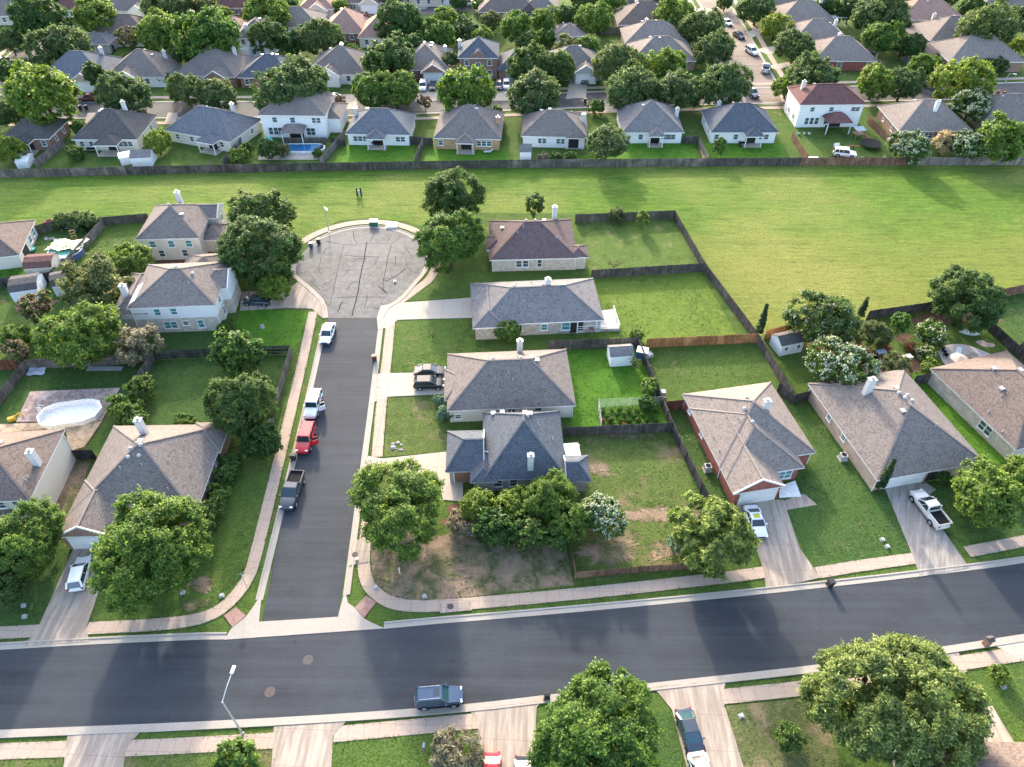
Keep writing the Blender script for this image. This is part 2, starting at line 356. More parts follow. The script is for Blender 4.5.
for i,(a,b,c,d) in enumerate([(612,548,3.4,2.2),(650,515,2.6,1.3),(668,548,2.4,1.2),(690,520,1.2,.8),(600,470,1.5,.9),(430,545,5,2.2),(500,565,6,2.0),(200,585,1.6,.8),(197,605,1.3,.7),(622,436,2.4,.7)]): patch(a,b,c,d,g_dry,.028+.004*i,'bare_ground',90,20+i,.3)
patch(207,512,1.6,6.5,m_mulch,.024,'mulch_bed',seed=11)
# ---------------------------------------------------------------- roads
up=P((0,650),(100,644),(256,637.5),(340,632),(596,611),(816,589),(984,569),(1024,563)); lo=P((0,730),(256,719.5),(456,706),(555,694),(651,683),(768,670.5),(824,664),(948,646),(1024,634))
def ext(p,d): 
    (ax,ay),(bx,by)=p[0],p[1]; l=math.dist(p[0],p[1]); a=(ax-(bx-ax)/l*d,ay-(by-ay)/l*d)
    (ax,ay),(bx,by)=p[-1],p[-2]; l=math.dist(p[-1],p[-2]); b=(ax-(bx-ax)/l*d,ay-(by-ay)/l*d)
    return [a]+p+[b]
up=chaikin(ext(up,90)); lo=chaikin(ext(lo,90))
def between(a,b,z):
    m=MB(); n=60
    def rs(p):
        L=[0]
        for q,r in zip(p,p[1:]): L.append(L[-1]+math.dist(q,r))
        out=[]; j=0
        for k in range(n+1):
            t=L[-1]*k/n
            while j<len(p)-2 and L[j+1]<t: j+=1
            f=(t-L[j])/(L[j+1]-L[j]); out.append((p[j][0]+(p[j+1][0]-p[j][0])*f,p[j][1]+(p[j+1][1]-p[j][1])*f))
        return out
    A,B=rs(a),rs(b)
    for k in range(n): m.poly([B[k],B[k+1],A[k+1],A[k]],z)
    return m
struct('road',between(up,lo,.03),m_asph)
kL=P((262,622),(282,520),(310,404),(328.4,318)); kR=P((338,617),(353,520),(369,404),(379,318))
struct('street',MB().poly(kL+kR[::-1],.03),m_asph)
CX,CY,CR=-26.6,108.0,11.3
arc=lambda r,a0,a1,n=40:[(CX+r*math.cos(R(a0+(a1-a0)*k/n)),CY+r*math.sin(R(a0+(a1-a0)*k/n))) for k in range(n+1)]
throat=[kL[-1],G(327,303),G(318,293),(CX+CR*math.cos(R(205)),CY+CR*math.sin(R(205)))]+arc(CR,195,-15)[1:]+[(CX+CR*math.cos(R(-25)),CY+CR*math.sin(R(-25))),G(398,300),G(384,307),kR[-1]]
struct('cul_de_sac',MB().poly(throat,.034),m_asold)
def kerb(pts,side,w=.62,name='kerb'):
    """gutter pan plus a rolled kerb on the outer side"""
    m=MB(); q=offset(pts,side*w/2); m.strip(q,w,0,.055); q2=offset(pts,side*(w+.09)); m.strip(q2,.18,0,.13); return struct(name,m,m_conc)
iL=[p for p in up if p[0]<-31.5]+[G(225,639.6)]; iR=[G(384,629)]+[p for p in up if p[0]>-13.6]
kerb(iL,1); kerb(iR,1); kerb(lo,-1)
kerb(chaikin(P((263,600),(282,520),(310,404),(327,325))),1); kerb(chaikin(P((343,595),(353,520),(369,404),(378.5,325))),-1)
kerb(chaikin([kL[-1],G(326.5,303),G(317,292)]+arc(CR,200,180,4),1),1)
kerb(arc(CR,150,-5),1); kerb(chaikin([(CX+CR,CY-1)]+arc(CR,-12,-28,4)+[G(398,300),G(384,307),kR[-1]],1),1)
struct('road_apron',MB().poly(P((224,640),(232,628),(246,617),(254,606),(262,592),(259,622),(338,617),(345,590),(348,603),(355,608),(364,618.5),(372,623),(385,628.6)),.0,.062),m_conc)
tar=MB()
for ln in [((353,231),(354,239),(358,243)),((375,232),(370,242)),((367,243),(365,256),(362,268),(360,283),(357,297),(352,316)),((344,246),(338,268),(334,290),(331,303),(328,306)),((391,245),(387,264),(383,280),(384,290),(388,294)),((314,250),(325,240),(344,246),(367,243),(391,245),(400,238)),((326,248),(320,262),(318,270),(323,275)),((302,269),(318,267)),((344,255),(362,257),(378,257)),((378,256),(375,267),(362,270)),((342,271),(362,269)),((352,262),(358,258),(366,259)),((380,263),(396,263)),((396,256),(395,265)),((405,258),(406,266),(412,272),(425,276)),((406,268),(398,275),(386,281)),((334,298),(357,297),(386,297)),((367,295),(366,304),(363,309),(368,307),(380,309)),((310,275),(317,282),(310,281)),((311,282),(320,290)),((388,294),(398,290)),((378,286),(388,294)),((384,280),(396,284)),((342,302),(338,312)),((405,247),(413,258)),((415,272),(420,268)),((326,241),(331,244),(338,243)),((350,268),(344,276)),((346,290),(352,283),(360,281))]:
    p=chaikin(P(*ln),1); pp=[(x+random.uniform(-.12,.12),y+random.uniform(-.12,.12)) for x,y in p]; tar.strip(pp,random.choice((.07,.10,.16)),.041)
struct('tar_seams',tar,m_tar)
# other streets to the north
far=chaikin(P((1080,88),(1000,91),(850,94),(600,99),(420,106),(300,109),(200,110),(75,110),(20,112)),2)
struct('street',MB().strip(far,8.4,.03),m_asfar)
fl=chaikin(P((-40,110),(0,84),(17,62),(35,47),(62,33)),2); struct('street',MB().strip(fl,8.4,.032),m_asfar)
ns=chaikin(P((765,105),(757,80),(743,55),(729,27),(713,2),(700,-18)),2); struct('street',MB().strip(ns,8.6,.034),M('asphalt_brown',asphalt,(.17,.13,.105),(.24,.19,.155)))
tp=chaikin(P((225,24),(300,20),(370,15),(440,9),(530,2)),2); struct('street',MB().strip(tp,8.4,.03),m_asfar)
for q,w in [(far,4.55),(far,-4.55),(fl,-4.5),(fl,4.5),(ns,4.7),(ns,-4.7)]: struct('kerb',MB().strip(offset(q,w),.7,0,.09),m_conc)
for q,w in [(far,7.2),(far,-7.2),(ns,7.2),(ns,-7.2),(fl,7)]: struct('pavement',MB().strip(offset(q,w),1.4,0,.07),m_walk)
# ---------------------------------------------------------------- footpaths and drives
EDGES=[]
def walk(w,*px,m=m_walk,z=.075):
    c=chaikin(P(*px),2); EDGES.extend([offset(c,w/2),offset(c,-w/2)]); return struct('pavement',MB().strip(chaikin(P(*px),2),w,0,z),m)
walk(1.45,(313,312),(302,365),(257,552),(249,578),(233,600),(212,616),(175,624),(87,628.5)); walk(1.45,(38,631),(-60,636))
walk(1.45,(391,318),(387,360),(382,397),(377,457)); walk(1.45,(371,500),(366,535),(363,560),(366,583),(380,598),(400,606),(440,606.5),(596,592.5),(735,576.5),(766,572)); walk(1.45,(817,573),(865,565),(918,558)); walk(1.45,(967,552),(1040,538))
walk(1.5,(-40,754),(0,751.5),(70,749)); walk(1.5,(126,748.5),(200,745),(276,740.5)); walk(1.5,(334,734.5),(456,723),(478,721)); walk(1.5,(721,697),(816,687),(870,680)); walk(1.5,(955,664),(1020,654))
wa=arc(CR+2.1,165,38,40); struct('pavement',MB().strip(wa,1.5,0,.075),m_walk); struct('pavement',MB().strip([(CX+(CR+2.1)*math.cos(R(a)),CY+(CR+2.1)*math.sin(R(a))) for a in range(15,-30,-5)]+P((405,298),(398,303)),1.5,0,.075),m_walk)
walk(1.3,(540,704),(536,700))
def drive(m,*px,z=.085): return struct('driveway',MB().poly(P(*px),0,z),m)
drive(m_drive,(74,547),(95,545),(104,577),(87,627),(89,642),(24,646),(38,629),(62,575))
drive(m_drive,(241,292),(262,291),(292,287),(299,281),(306,289),(316,296),(325,304),(327.5,318),(322,318),(312,309),(286,308),(240,311))
drive(m_drivew,(381,306),(402,303),(471,298),(472,318),(398,320),(390,327),(378,330),(377,318))
drive(m_drivew,(374,374),(412,373),(449,371),(449,394),(388,397),(370,404))
drive(m_drivew,(366,456),(383,459),(446,452),(463,482),(463,502),(443,500),(440,482),(383,468),(378,478),(360,486))
drive(m_drive,(735,501),(783,500),(800,549),(820,578),(766,590),(764,572),(756,548))
struct('garden_path',MB().poly(P((783,501),(804,494),(817,505),(782,511)),0,.07),m_drive)
drive(m_driveg,(884,487),(926,483),(936,490),(922,499),(944,532),(969,568),(920,577),(911,552))
drive(m_drive,(68,735),(141,731),(126,749),(120,795),(60,795))
drive(m_drive,(274,727),(346,722),(333,736),(330,795),(270,795))
drive(m_drive,(469,709.5),(537,701.5),(536,720),(534,795),(480,795),(478,724))
drive(m_drive,(653,687),(726,680),(722,698),(752,795),(694,795),(672,710))
struct('garden_path',MB().poly(P((982,708),(992,706),(1017,748),(980,762),(965,745)),0,.07),m_drive)
drive(m_drivew,(995,646),(1040,636),(1060,660),(1016,658)); 
struct('garden_path',MB().poly(P((943,653),(957,650),(967,672),(952,676)),0,.07),m_drive)
for q in [((88,113),(104,113),(102,125),(84,125)),((168,113),(178,113),(176,122),(165,122)),((345,110),(358,109),(356,95),(346,95)),((415,102),(437,101),(438,82),(417,83)),((493,101),(515,101),(514,80),(496,80)),((566,99),(586,98),(588,78),(570,79)),((600,101),(612,101),(618,112),(604,112)),((304,18),(322,17),(322,8),(307,9)),((368,14),(380,13),(380,2),(366,3)),((412,10),(426,9),(440,-4),(424,-4)),((755,50),(775,46),(790,44),(790,50),(768,55)),((745,33),(760,28),(770,30),(752,38)),((768,66),(790,62),(795,66),(775,70)),((700,22),(720,10),(700,8),(690,14))]: drive(m_drivew,*q,z=.095)
for q in [((224,616),(236,607.5),(246.5,616),(232.5,627.5)),((355,607.5),(366,596),(376.5,602.5),(364,618))]: struct('ramp',MB().poly(P(*q),0,.092),m_pav)
struct('storm_inlet',MB().poly(P((440,604),(471,602),(472,610.5),(440,613.5)),0,.14),m_drive)
struct('storm_inlet',MB().poly(P((353,541),(371,538),(370,562),(349,566)),0,.12),m_drive)
for px,py,r,z,m in [(308,660,.55,.036,'manhole_pale'),(270,692,.55,.036,'manhole_rust'),(450.5,607,.36,.146,'manhole_dark'),(355,555,.36,.126,'manhole_dark')]:
    c={'manhole_pale':(.058,.058,.058),'manhole_rust':(.07,.056,.052),'manhole_dark':(.05,.045,.04)}[m]; x,y=G(px,py)
    mb=MB().cyl((x,y,z-.03),r,.034,24); mb.cyl((x,y,z-.03),r*.8,.038,24)
    tag(mb.build('manhole_cover',M(m,plain,c,.7)),{308:'pale round manhole cover in the wide road below the side street mouth',270:'rusty brown manhole cover in the wide road near the leaning street lamp',450.5:'dark round lid on the kerb inlet beside the wide road',355:'dark round lid on the kerb inlet beside the side street'}[px],'manhole cover')
struct('stone_edging',MB().strip(chaikin(P((828,338),(850,345),(857,356),(868,362),(872,368)),2),.25,0,.14),m_conc)
# paved terrace in the north-east garden
pt=chaikin(P((938,352),(945,345),(962,344),(978,349),(998,358),(960,372),(944,366),(938,352)),2)
struct('terrace',MB().poly(pt[:-1],0,.10),M('terrace_stone',concrete,(.36,.31,.29),(.46,.41,.385)))
# ================================================================ HOUSES
ROOF=dict(
 grey=((0.133,0.126,0.125),(0.194,0.182,0.181)), greybrown=((0.142,0.120,0.109),(0.201,0.172,0.156)), brown=((0.129,0.099,0.086),(0.185,0.144,0.124)),
 dark=((0.071,0.066,0.066),(0.105,0.097,0.094)), slate=((0.071,0.080,0.097),(0.105,0.116,0.134)), plum=((0.097,0.067,0.067),(0.139,0.101,0.097)),
 maroon=((0.109,0.055,0.050),(0.160,0.084,0.076)), tan=((0.176,0.146,0.129),(0.241,0.202,0.177)), light=((0.215,0.200,0.191),(0.284,0.265,0.252)), pink=((0.277,0.168,0.134),(0.353,0.227,0.176)), bluegrey=((0.101,0.109,0.126),(0.143,0.151,0.168)))
def rm(k): return M('shingle_'+k,shingle,*ROOF[k])
WALL=dict(white=lambda:M('wall_white',siding,(.80,.79,.77)), cream=lambda:M('wall_cream',siding,(.68,.62,.52)), beige=lambda:M('wall_beige',siding,(.60,.52,.43)),
 brick=lambda:M('wall_brick',brick,(.30,.14,.10),(.22,.10,.075),(.38,.33,.28)), red=lambda:M('wall_red',brick,(.34,.085,.065),(.27,.065,.05),(.34,.2,.17)),
 stone=lambda:M('wall_stone',brick,(.66,.58,.47),(.44,.37,.29),(.62,.57,.5),(.55,.26),.03), greystone=lambda:M('wall_greystone',brick,(.50,.45,.39),(.30,.26,.22),(.5,.46,.4),(.5,.24),.03),
 tanbrick=lambda:M('wall_tanbrick',brick,(.52,.38,.28),(.42,.30,.22),(.55,.48,.4)), orange=lambda:M('wall_orange',brick,(.52,.30,.15),(.44,.25,.12),(.5,.36,.24)), bluewhite=lambda:M('wall_bluewhite',siding,(.72,.77,.81)),
 greywall=lambda:M('wall_grey',siding,(.42,.41,.40)))
m_trim=M('trim_white',plain,(.78,.76,.72),.5); m_trimd=M('trim_brown',plain,(.22,.16,.13),.6)
m_pane=M('window_glass',glass,(.055,.085,.095)); m_panet=M('window_teal',glass,(.07,.22,.24)); m_dark=M('dark_opening',plain,(.02,.02,.02),.8)
m_gar=M('garage_white',siding,(.80,.79,.77)); m_garb=M('garage_brown',siding,(.30,.17,.12)); m_garg=M('garage_grey',siding,(.40,.39,.38))
m_vent=M('vent_metal',plain,(.40,.40,.39),.4,.5); m_pipe=M('vent_pipe',plain,(.36,.35,.34),.6)
class House:
    def __init__(s,label,A,B,C,z=2.7,cat='house',group='houses of the neighbourhood',name='house',rot=None):
        a,b,c=G(*A,z),G(*B,z),G(*C,z); w=math.dist(a,b); s.ux=((b[0]-a[0])/w,(b[1]-a[1])/w)
        if rot is not None: s.ux=(math.cos(R(rot)),math.sin(R(rot)))
        d=-(c[0]-a[0])*s.ux[1]+(c[1]-a[1])*s.ux[0]
        s.o=(a[0]+s.ux[0]*w/2-s.ux[1]*d/2,a[1]+s.ux[1]*w/2+s.ux[0]*d/2); s.w,s.d,s.z=w,d,z
        s.rt=thing(name,label,cat,(*s.o,0),math.atan2(s.ux[1],s.ux[0]),group); s.wings=[]; s.rv=None
    def loc(s,px,py,z=0):
        p=G(px,py,z); x,y=p[0]-s.o[0],p[1]-s.o[1]; return (x*s.ux[0]+y*s.ux[1],-x*s.ux[1]+y*s.ux[0])
    def wing(s,pts=None,box=None,z=None,pitch=.6,ax=None,ends='hh',ov=.42,up=None,split=None,low=0,wall=True,gm=None):
        """one roofed volume; pts are eave corners in the photo, box is (x,y,w,d) in the house's own metres"""
        z=z or s.z
        if pts: 
            q=[s.loc(px,py,z) for px,py in pts]; x0,x1=min(p[0] for p in q),max(p[0] for p in q); y0,y1=min(p[1] for p in q),max(p[1] for p in q)
            box=((x0+x1)/2,(y0+y1)/2,x1-x0,y1-y0)
        if box is None: box=(0,0,s.w,s.d)
        x,y,w,d=box
        if ax is None: ax='x' if w>=d else 'y'
        s.wings.append(dict(x=x,y=y,w=w,d=d,z=z,p=pitch,ax=ax,e=ends,ov=ov,low=low,wall=wall,gm=gm)); return s
    def h(s,x,y):
        best=0
        for g in s.wings:
            lx,ly=x-g['x'],y-g['y']; w,d=g['w'],g['d']
            if g['ax']=='y': lx,ly,w,d=ly,-lx,d,w
            if abs(lx)>w/2 or abs(ly)>d/2: continue
            m=d/2-abs(ly)
            if g['e'][0]=='h': m=min(m,lx+w/2)
            if g['e'][1]=='h': m=min(m,w/2-lx)
            best=max(best,g['z']+g['p']*m)
        return best
    def finish(s,roof='grey',wall='white',upper=None,split=2.75,gable=None,trim=None,capk=.98):
        trim=trim or m_trim; rf=MB(); cp=MB(); wl=MB(); wu=MB()
        for i,g in enumerate(s.wings):
            w,d,z,p=g['w'],g['d'],g['z']-i*.004,g['p']
            sw=g['ax']=='y'
            if sw: w,d=d,w
            T=(lambda a,b,c,g=g:(g['x']-b,g['y']+a,c)) if sw else (lambda a,b,c,g=g:(g['x']+a,g['y']+b,c))
            rh=d/2*p; r0=-w/2+(min(d/2,w/2-.02) if g['e'][0]=='h' else 0); r1=w/2-(min(d/2,w/2-.02) if g['e'][1]=='h' else 0)
            if d/2>w/2 and g['e']=='hh': rh=w/2*p
            t=.2
            E=[T(-w/2,-d/2,z),T(w/2,-d/2,z),T(w/2,d/2,z),T(-w/2,d/2,z)]; B=[(q[0],q[1],q[2]-t) for q in E]; Rd=[T(r0,0,z+rh),T(r1,0,z+rh)]
            vs=E+B+Rd
            rf.add(vs,[(0,1,9,8),(2,3,8,9)],0)
            rf.add(vs,[(1,2,9)],0 if g['e'][1]=='h' else 2); rf.add(vs,[(3,0,8)],0 if g['e'][0]=='h' else 2)
            rf.add(vs,[(0,4,5,1),(1,5,6,2),(2,6,7,3),(3,7,4,0),(7,6,5,4)],1)
            up_=Vector((0,0,.03)); V=lambda q:Vector(q)+up_
            cp.bar(V(Rd[0]),V(Rd[1]),.26,.05)
            for e,k,a,b in((0,8,0,3),(1,9,1,2)):
                if g['e'][e]=='h':
                    for c in(a,b): cp.bar(V(vs[c]),V(vs[k]),.24,.05)
                else:
                    for c in(a,b): rf.bar(V(vs[c]),V(vs[k]),.16,.22,1)
            if g['wall']:
                ov=g['ov']; x0=-w/2+(ov if g['e'][0]=='h' else .12); x1=w/2-(ov if g['e'][1]=='h' else .12); hh=d/2-ov; zt=z-t+.1
                def wb(mb,za,zb):
                    c=[T(x0,-hh,za),T(x1,-hh,za),T(x1,hh,za),T(x0,hh,za),T(x0,-hh,zb),T(x1,-hh,zb),T(x1,hh,zb),T(x0,hh,zb)]
                    mb.add(c,[(0,1,5,4),(1,2,6,5),(2,3,7,6),(3,0,4,7),(4,5,6,7)])
                if upper and zt>3.5: wb(wl,g['low'],split); wb(wu,split,zt)
                else: wb(wl,g['low'],zt)
        s.wm=WALL[wall](); gm=WALL[gable or upper or wall]()
        wl.build('wall',s.wm,s.rt)
        if wu.v: wu.build('upper_wall',WALL[upper](),s.rt)
        s.rf=rf.build('roof',[rm(roof),trim,gm],s.rt)
        if s.o[1]<125:
            g=s.wings[0]; hw,hd=g['w']/2-g['ov']+.06,g['d']/2-g['ov']+.06
            for sx in(-1,1):
                for sy in(-1,1): MB().box((g['x']+sx*hw,g['y']+sy*hd,(g['z']-.2)/2),(.09,.09,g['z']-.2)).build('downpipe',trim,s.rt)
        k=ROOF[roof]; cp.build('ridge_cap',M('ridge_'+roof,plain,tuple(min(1,c*capk) for c in k[1]),.9,.1),s.rf)
        return s
    def vents(s,*L):
        for x,y,k in L:
            z=s.h(x,y)
            if z<=0: continue
            mb=MB()
            if k=='t': mb.cyl((x,y,z-.15),.13,.35,8); mb.dome((x,y,z+.15),.27,.28,10,3); mb.cyl((x,y,z+.12),.27,.05,10)
            elif k=='b': mb.box((x,y,z+.1),(.5,.5,.28)); mb.box((x,y,z+.26),(.62,.62,.06))
            else: mb.cyl((x,y,z-.15),.06,.55,6); mb.cyl((x,y,z-.02),.12,.07,6)
            mb.build('roof_vent',m_vent if k!='p' else m_pipe,s.rf)
        return s
    def autovents(s,seed,n=4):
        r=random.Random(seed)
        g=s.wings[0]
        L=[(g['x']+r.uniform(-.22,.22)*g['w'],g['y']+r.uniform(-.05,.3)*g['d'],r.choice('bbtpp')) for _ in range(n)]
        return s.vents(*L)
    def chimney(s,x,y,top=1.4,w=1.0,d=.7,m=None,px=False):
        w*=.84; d*=.84; top*=.86
        if px: x,y=s.loc(x,y,px)
        zr=max(s.h(x,y),2.5); zt=zr+top; m=m or M('chimney_white',siding,(.60,.59,.57))
        c=MB().box((x,y,(zr-1+zt)/2),(w,d,zt-zr+1)).build('chimney',m,s.rt)
        k=MB().box((x,y,zt+.05),(w+.16,d+.16,.1)); k.cyl((x,y,zt+.1),.17,.28,10); k.cyl((x,y,zt+.36),.24,.07,10); k.build('chimney_cap',m_vent,c); return s
    def face(s,i,side):
        g=s.wings[i]; sw=g['ax']=='y'; eo=dict(S=1,N=1,E=1,W=1)
        ox=[g['ov'],g['ov']]; oy=[g['ov'],g['ov']]
        if g['ax']=='x': ox=[.12 if e=='g' else g['ov'] for e in g['e']]
        else: oy=[.12 if e=='g' else g['ov'] for e in g['e']]
        x0,x1=g['x']-g['w']/2+ox[0],g['x']+g['w']/2-ox[1]; y0,y1=g['y']-g['d']/2+oy[0],g['y']+g['d']/2-oy[1]
        return {'S':((x0,y0),(x1,y0),(0,-1)),'N':((x1,y1),(x0,y1),(0,1)),'E':((x1,y0),(x1,y1),(1,0)),'W':((x0,y1),(x0,y0),(-1,0))}[side]
    def opening(s,i,side,t,zc,w,h,kind='window',mat=None,frame=None):
        a,b,n=s.face(i,side); L=math.dist(a,b); ux=((b[0]-a[0])/L,(b[1]-a[1])/L); c=(a[0]+ux[0]*L*t,a[1]+ux[1]*L*t); rz=math.atan2(ux[1],ux[0])
        def bx(mb,o,zc_,w_,h_,out,th): mb.box((c[0]+ux[0]*o+n[0]*out,c[1]+ux[1]*o+n[1]*out,zc_),(w_,th,h_),rz)
        mb=MB()
        if kind=='window':
            bx(mb,0,zc,w,h,.0,.06); pane=mb.build('window',mat or m_pane,s.rt)
            f=MB()
            for o in(-w/2,w/2): bx(f,o,zc,.11,h+.11,.02,.12)
            for dz in(-h/2,h/2): bx(f,0,zc+dz,w+.11,.11,.02,.13)
            if w>1.3: bx(f,0,zc,.09,h,.02,.1)
            bx(f,0,zc,w,.06,.02,.09); bx(f,0,zc-h/2-.08,w+.3,.07,.06,.18)
            f.build('frame',frame or m_trim,pane)
        elif kind=='garage':
            k=4
            for j in range(k): bx(mb,0,zc-h/2+h*(j+.5)/k,w,h/k-.03,.01,.07)
            bx(mb,0,zc,w,h,-.01,.05); d=mb.build('garage_door',mat or m_gar,s.rt); f=MB()
            for o in(-w/2-.07,w/2+.07): bx(f,o,zc,.14,h+.1,.03,.12)
            bx(f,0,zc+h/2+.08,w+.28,.16,.03,.125); f.build('frame',frame or m_trim,d)
        elif kind=='door':
            bx(mb,0,zc,w,h,.01,.07); d=mb.build('door',mat or M('door_dark',plain,(.10,.055,.035),.5),s.rt); f=MB()
            for o in(-w/2-.05,w/2+.05): bx(f,o,zc,.1,h,.03,.11)
            bx(f,0,zc+h/2+.04,w+.2,.1,.03,.115); f.build('frame',frame or m_trim,d); h_=MB(); bx(h_,w*.38,zc-.05,.06,.12,.08,.08); h_.build('handle',m_vent,d)
        elif kind=='dark': bx(mb,0,zc,w,h,.012,.03); mb.build('doorway',m_dark,s.rt)
        elif kind=='gvent': mb.cyl((0,0,0),.34,.06,14); pts=[(c[0]+ux[0]*v[0]+n[0]*(v[2]),c[1]+ux[1]*v[0]+n[1]*(v[2]),zc+v[1]) for v in mb.v]; mb.v=pts; mb.build('gable_vent',m_trim,s.rt)
        return s
    def wins(s,i,side,ts,zc=1.55,w=1.0,h=1.35,mat=None):
        for t in ts: s.opening(i,side,t,zc,w,h,mat=mat)
        return s
    def posts(s,*xy,z=2.5,w=.16):
        for x,y in xy: MB().box((x,y,z/2),(w,w,z)).build('porch_post',m_trim,s.rt)
        return s
    def slab(s,x,y,w,d,z=.1,m=None): MB().box((x,y,z/2),(w,d,z)).build('patio_slab',m or m_drivew,s.rt); return s
HS={}
# ---- east side of the side street
h=HS['E1']=House('plum brown roofed stone house nearest the mown field, tall white chimney',(490,260),(578,258),(572,219))
h.wing(pitch=.56).wing(box=(h.w/2+.2,-h.d/2+2.2,3.4,4.0),z=2.68,pitch=.45).wing(box=(-h.w/2+1.2,-h.d/2+5.3,3.6,4.5),z=2.69,pitch=.5)
h.finish('plum','stone',trim=m_trim).chimney(h.w/2-3.2,h.d/2-1.6,3.0,1.0,.8).wins(0,'S',(.32,.40),1.5,1.0,1.3).opening(0,'S',.57,1.55,.8,1.5).vents((-1,.7,'t'),(.6,.7,'t'),(2.2,1.4,'b'),(-1.6,-1,'p'),(-2.6,-2,'p'),(4,-3,'p'),(-5.2,1.5,'b')).wins(0,'E',(.4,.7))
h=HS['E2']=House('long grey roofed stone house with a white timber deck at its back',(472.5,326),(604,320),(592.5,278))
h.wing(box=(.4,0,h.w-.8,h.d),pitch=.52).wing(box=(-h.w/2+2.6,-.3,5.2,h.d+.5),z=2.68,pitch=.48,ax='y')
h.finish('grey','greystone').chimney(2.0,.6,1.3,1.0,.8).vents((-3.3,.3,'t'),(1.2,.3,'t'),(4.4,.3,'b'),(-2.8,2.2,'p'),(-.4,2.4,'p'),(-2,-2.2,'p'),(-8,2,'p'))
h.wins(0,'S',(.53,),1.5,1.0,1.2,m_panet).wins(0,'S',(.71,),1.5,1.3,1.5,m_panet).opening(0,'S',.8,1.15,2.1,2.1,'dark').wins(0,'S',(.12,.32)).opening(1,'W',.5,1.15,4.9,2.2,'garage').posts((h.w/2-1,-h.d/2+.4),(h.w/2-4,-h.d/2+.4))
h=HS['E3']=House('grey brown hip roofed cream house, two cars on its drive',(447,411),(576,405.5),(565,349))
h.wing(pitch=.62).wing(box=(-h.w/2+2.2,-.6,5.2,6.4),z=2.69,pitch=.42,ax='x').finish('greybrown','cream').chimney(1.8,h.d/2-1.3,2.6,.95,.7)
h.vents((-2.2,.4,'t'),(1.6,.4,'t'),(3.2,.8,'b'),(1.2,1.2,'p'),(-2.1,-2.3,'p'),(.3,-2.5,'p'),(3.9,.2,'b'),(-.2,-1.6,'p')).wins(0,'S',(.06,),1.1,.8,.8).wins(0,'S',(.5,.72)).opening(1,'W',.5,1.15,4.9,2.2,'garage')
h=HS['E4']=House('slate blue roofed house with a white slab chimney behind the tree hedge',(483,480),(567,478),(558,411))
h.wing(pitch=.95).wing(pts=((445.5,471),(484,430),(484,471)),z=2.66,pitch=.62,ax='x',ends='hg').wing(pts=((470,482),(497,455),(497,482)),z=2.67,pitch=.45,ends='hg').wing(pts=((566,481),(591,481),(586,455)),z=2.6,pitch=.6,ends='gh',ax='x')
h.finish('slate','greywall',trim=M('trim_slate',plain,(.45,.46,.48),.5)).chimney(0.7,-h.d/2+1.0,2.7,.85,.7).opening(1,'S',.45,1.15,2.6,2.0,'garage',m_garb)
h.vents((.5,.6,'t'),(.9,1.4,'b'),(.3,2.4,'b'),(1.9,.4,'p'),(3.7,-.6,'p'),(-1.4,3.6,'p'),(-3.8,4.2,'b'),(-2.6,4.2,'b')).wins(0,'S',(.15,.35,.8)).wins(0,'E',(.6,.8))
MB().poly([h.loc(*p,2.35) for p in((563,444),(578,443),(581,456),(566,456))],2.3,2.42).build('patio_cover',m_trim,h.rt); h.posts(h.loc(579,445,2.3),h.loc(580,455,2.3),z=2.3)
# ---- north-east pair facing the main road
h=HS['E5']=House('red brick house with tan roof and white garage behind the white sports car',(732.5,492),(785,486),(682.5,394),rot=10.8)
h.wing(pts=((682.5,394),(772,385.5),(816,452.5)),pitch=.60,ax='y').wing(pts=((690,408),(805,467.5),(728,470)),pitch=.60,ax='y',z=2.695).wing(pts=((732.5,492),(785,486),(690,408)),pitch=.60,ax='y',ends='gh',z=2.69)
h.finish('tan','red').chimney(*h.loc(764,411,5.0),1.5,1.0,.8)
h.opening(2,'S',.52,1.15,4.7,2.15,'garage').opening(2,'S',.5,3.35,.7,.7,'gvent').wins(0,'W',(.15,.5),1.6,.8,.8).opening(1,'S',.82,1.3,1.8,1.5,mat=m_panet)
for p,k in(((745,404),'t'),((743,414),'t'),((751,427),'t'),((737,419),'p'),((722,441),'p'),((716,428),'p'),((763,423),'p')):
    h.vents((*h.loc(*p,5.0),k))
struct('terrace',MB().poly(P((779,487),(795,481),(801,497),(779,498)),0,.11),m_trim)
h=HS['E6']=House('grey brown roofed tan brick house behind the white pickup and cypress',(877,475.5),(985,462),(811,387.5),rot=11.5)
h.wing(pts=((877,475.5),(985,462),(811,387.5),(900,369.5)),pitch=.58).wing(pts=((938,465),(977,459),(950,448)),z=2.68,pitch=.6,ax='y',ends='hh')
h.finish('greybrown','tanbrick',gable='greywall').chimney(*h.loc(862,402,3.6),2.8,1.15,.8)
h.opening(0,'S',.30,1.15,4.9,2.15,'garage').opening(0,'S',.56,1.2,1.3,2.2,'dark').opening(1,'S',.5,1.4,1.9,1.2,mat=m_panet).wins(0,'W',(.32,.54),1.6,.9,.8)
for p,k in(((893,394),'b'),((895,401),'t'),((901,406),'t'),((905,400),'t'),((910,405),'t'),((900,416),'b'),((838,403),'p'),((861,432),'p'),((925,411),'p'),((936,425),'p')): h.vents((*h.loc(*p,5.6),k))
h=HS['E7']=House('cream stone house with broad brown roof beside the curved terrace',(1013,447),(1076,430),(934,367.5))
h.wing(pts=((1013,447),(934,367.5),(1014,357),(1083,432)),pitch=.58)
h.finish('brown','stone').wins(0,'W',(.66,.73),1.45,1.0,1.4)
for p,k in(((990,374),'b'),((1015,378),'b'),((969,397),'p'),((1000,391),'b'),((1001,396),'p'),((993,405),'p'),((1008,423),'p')): h.vents((*h.loc(*p,4.6),k))
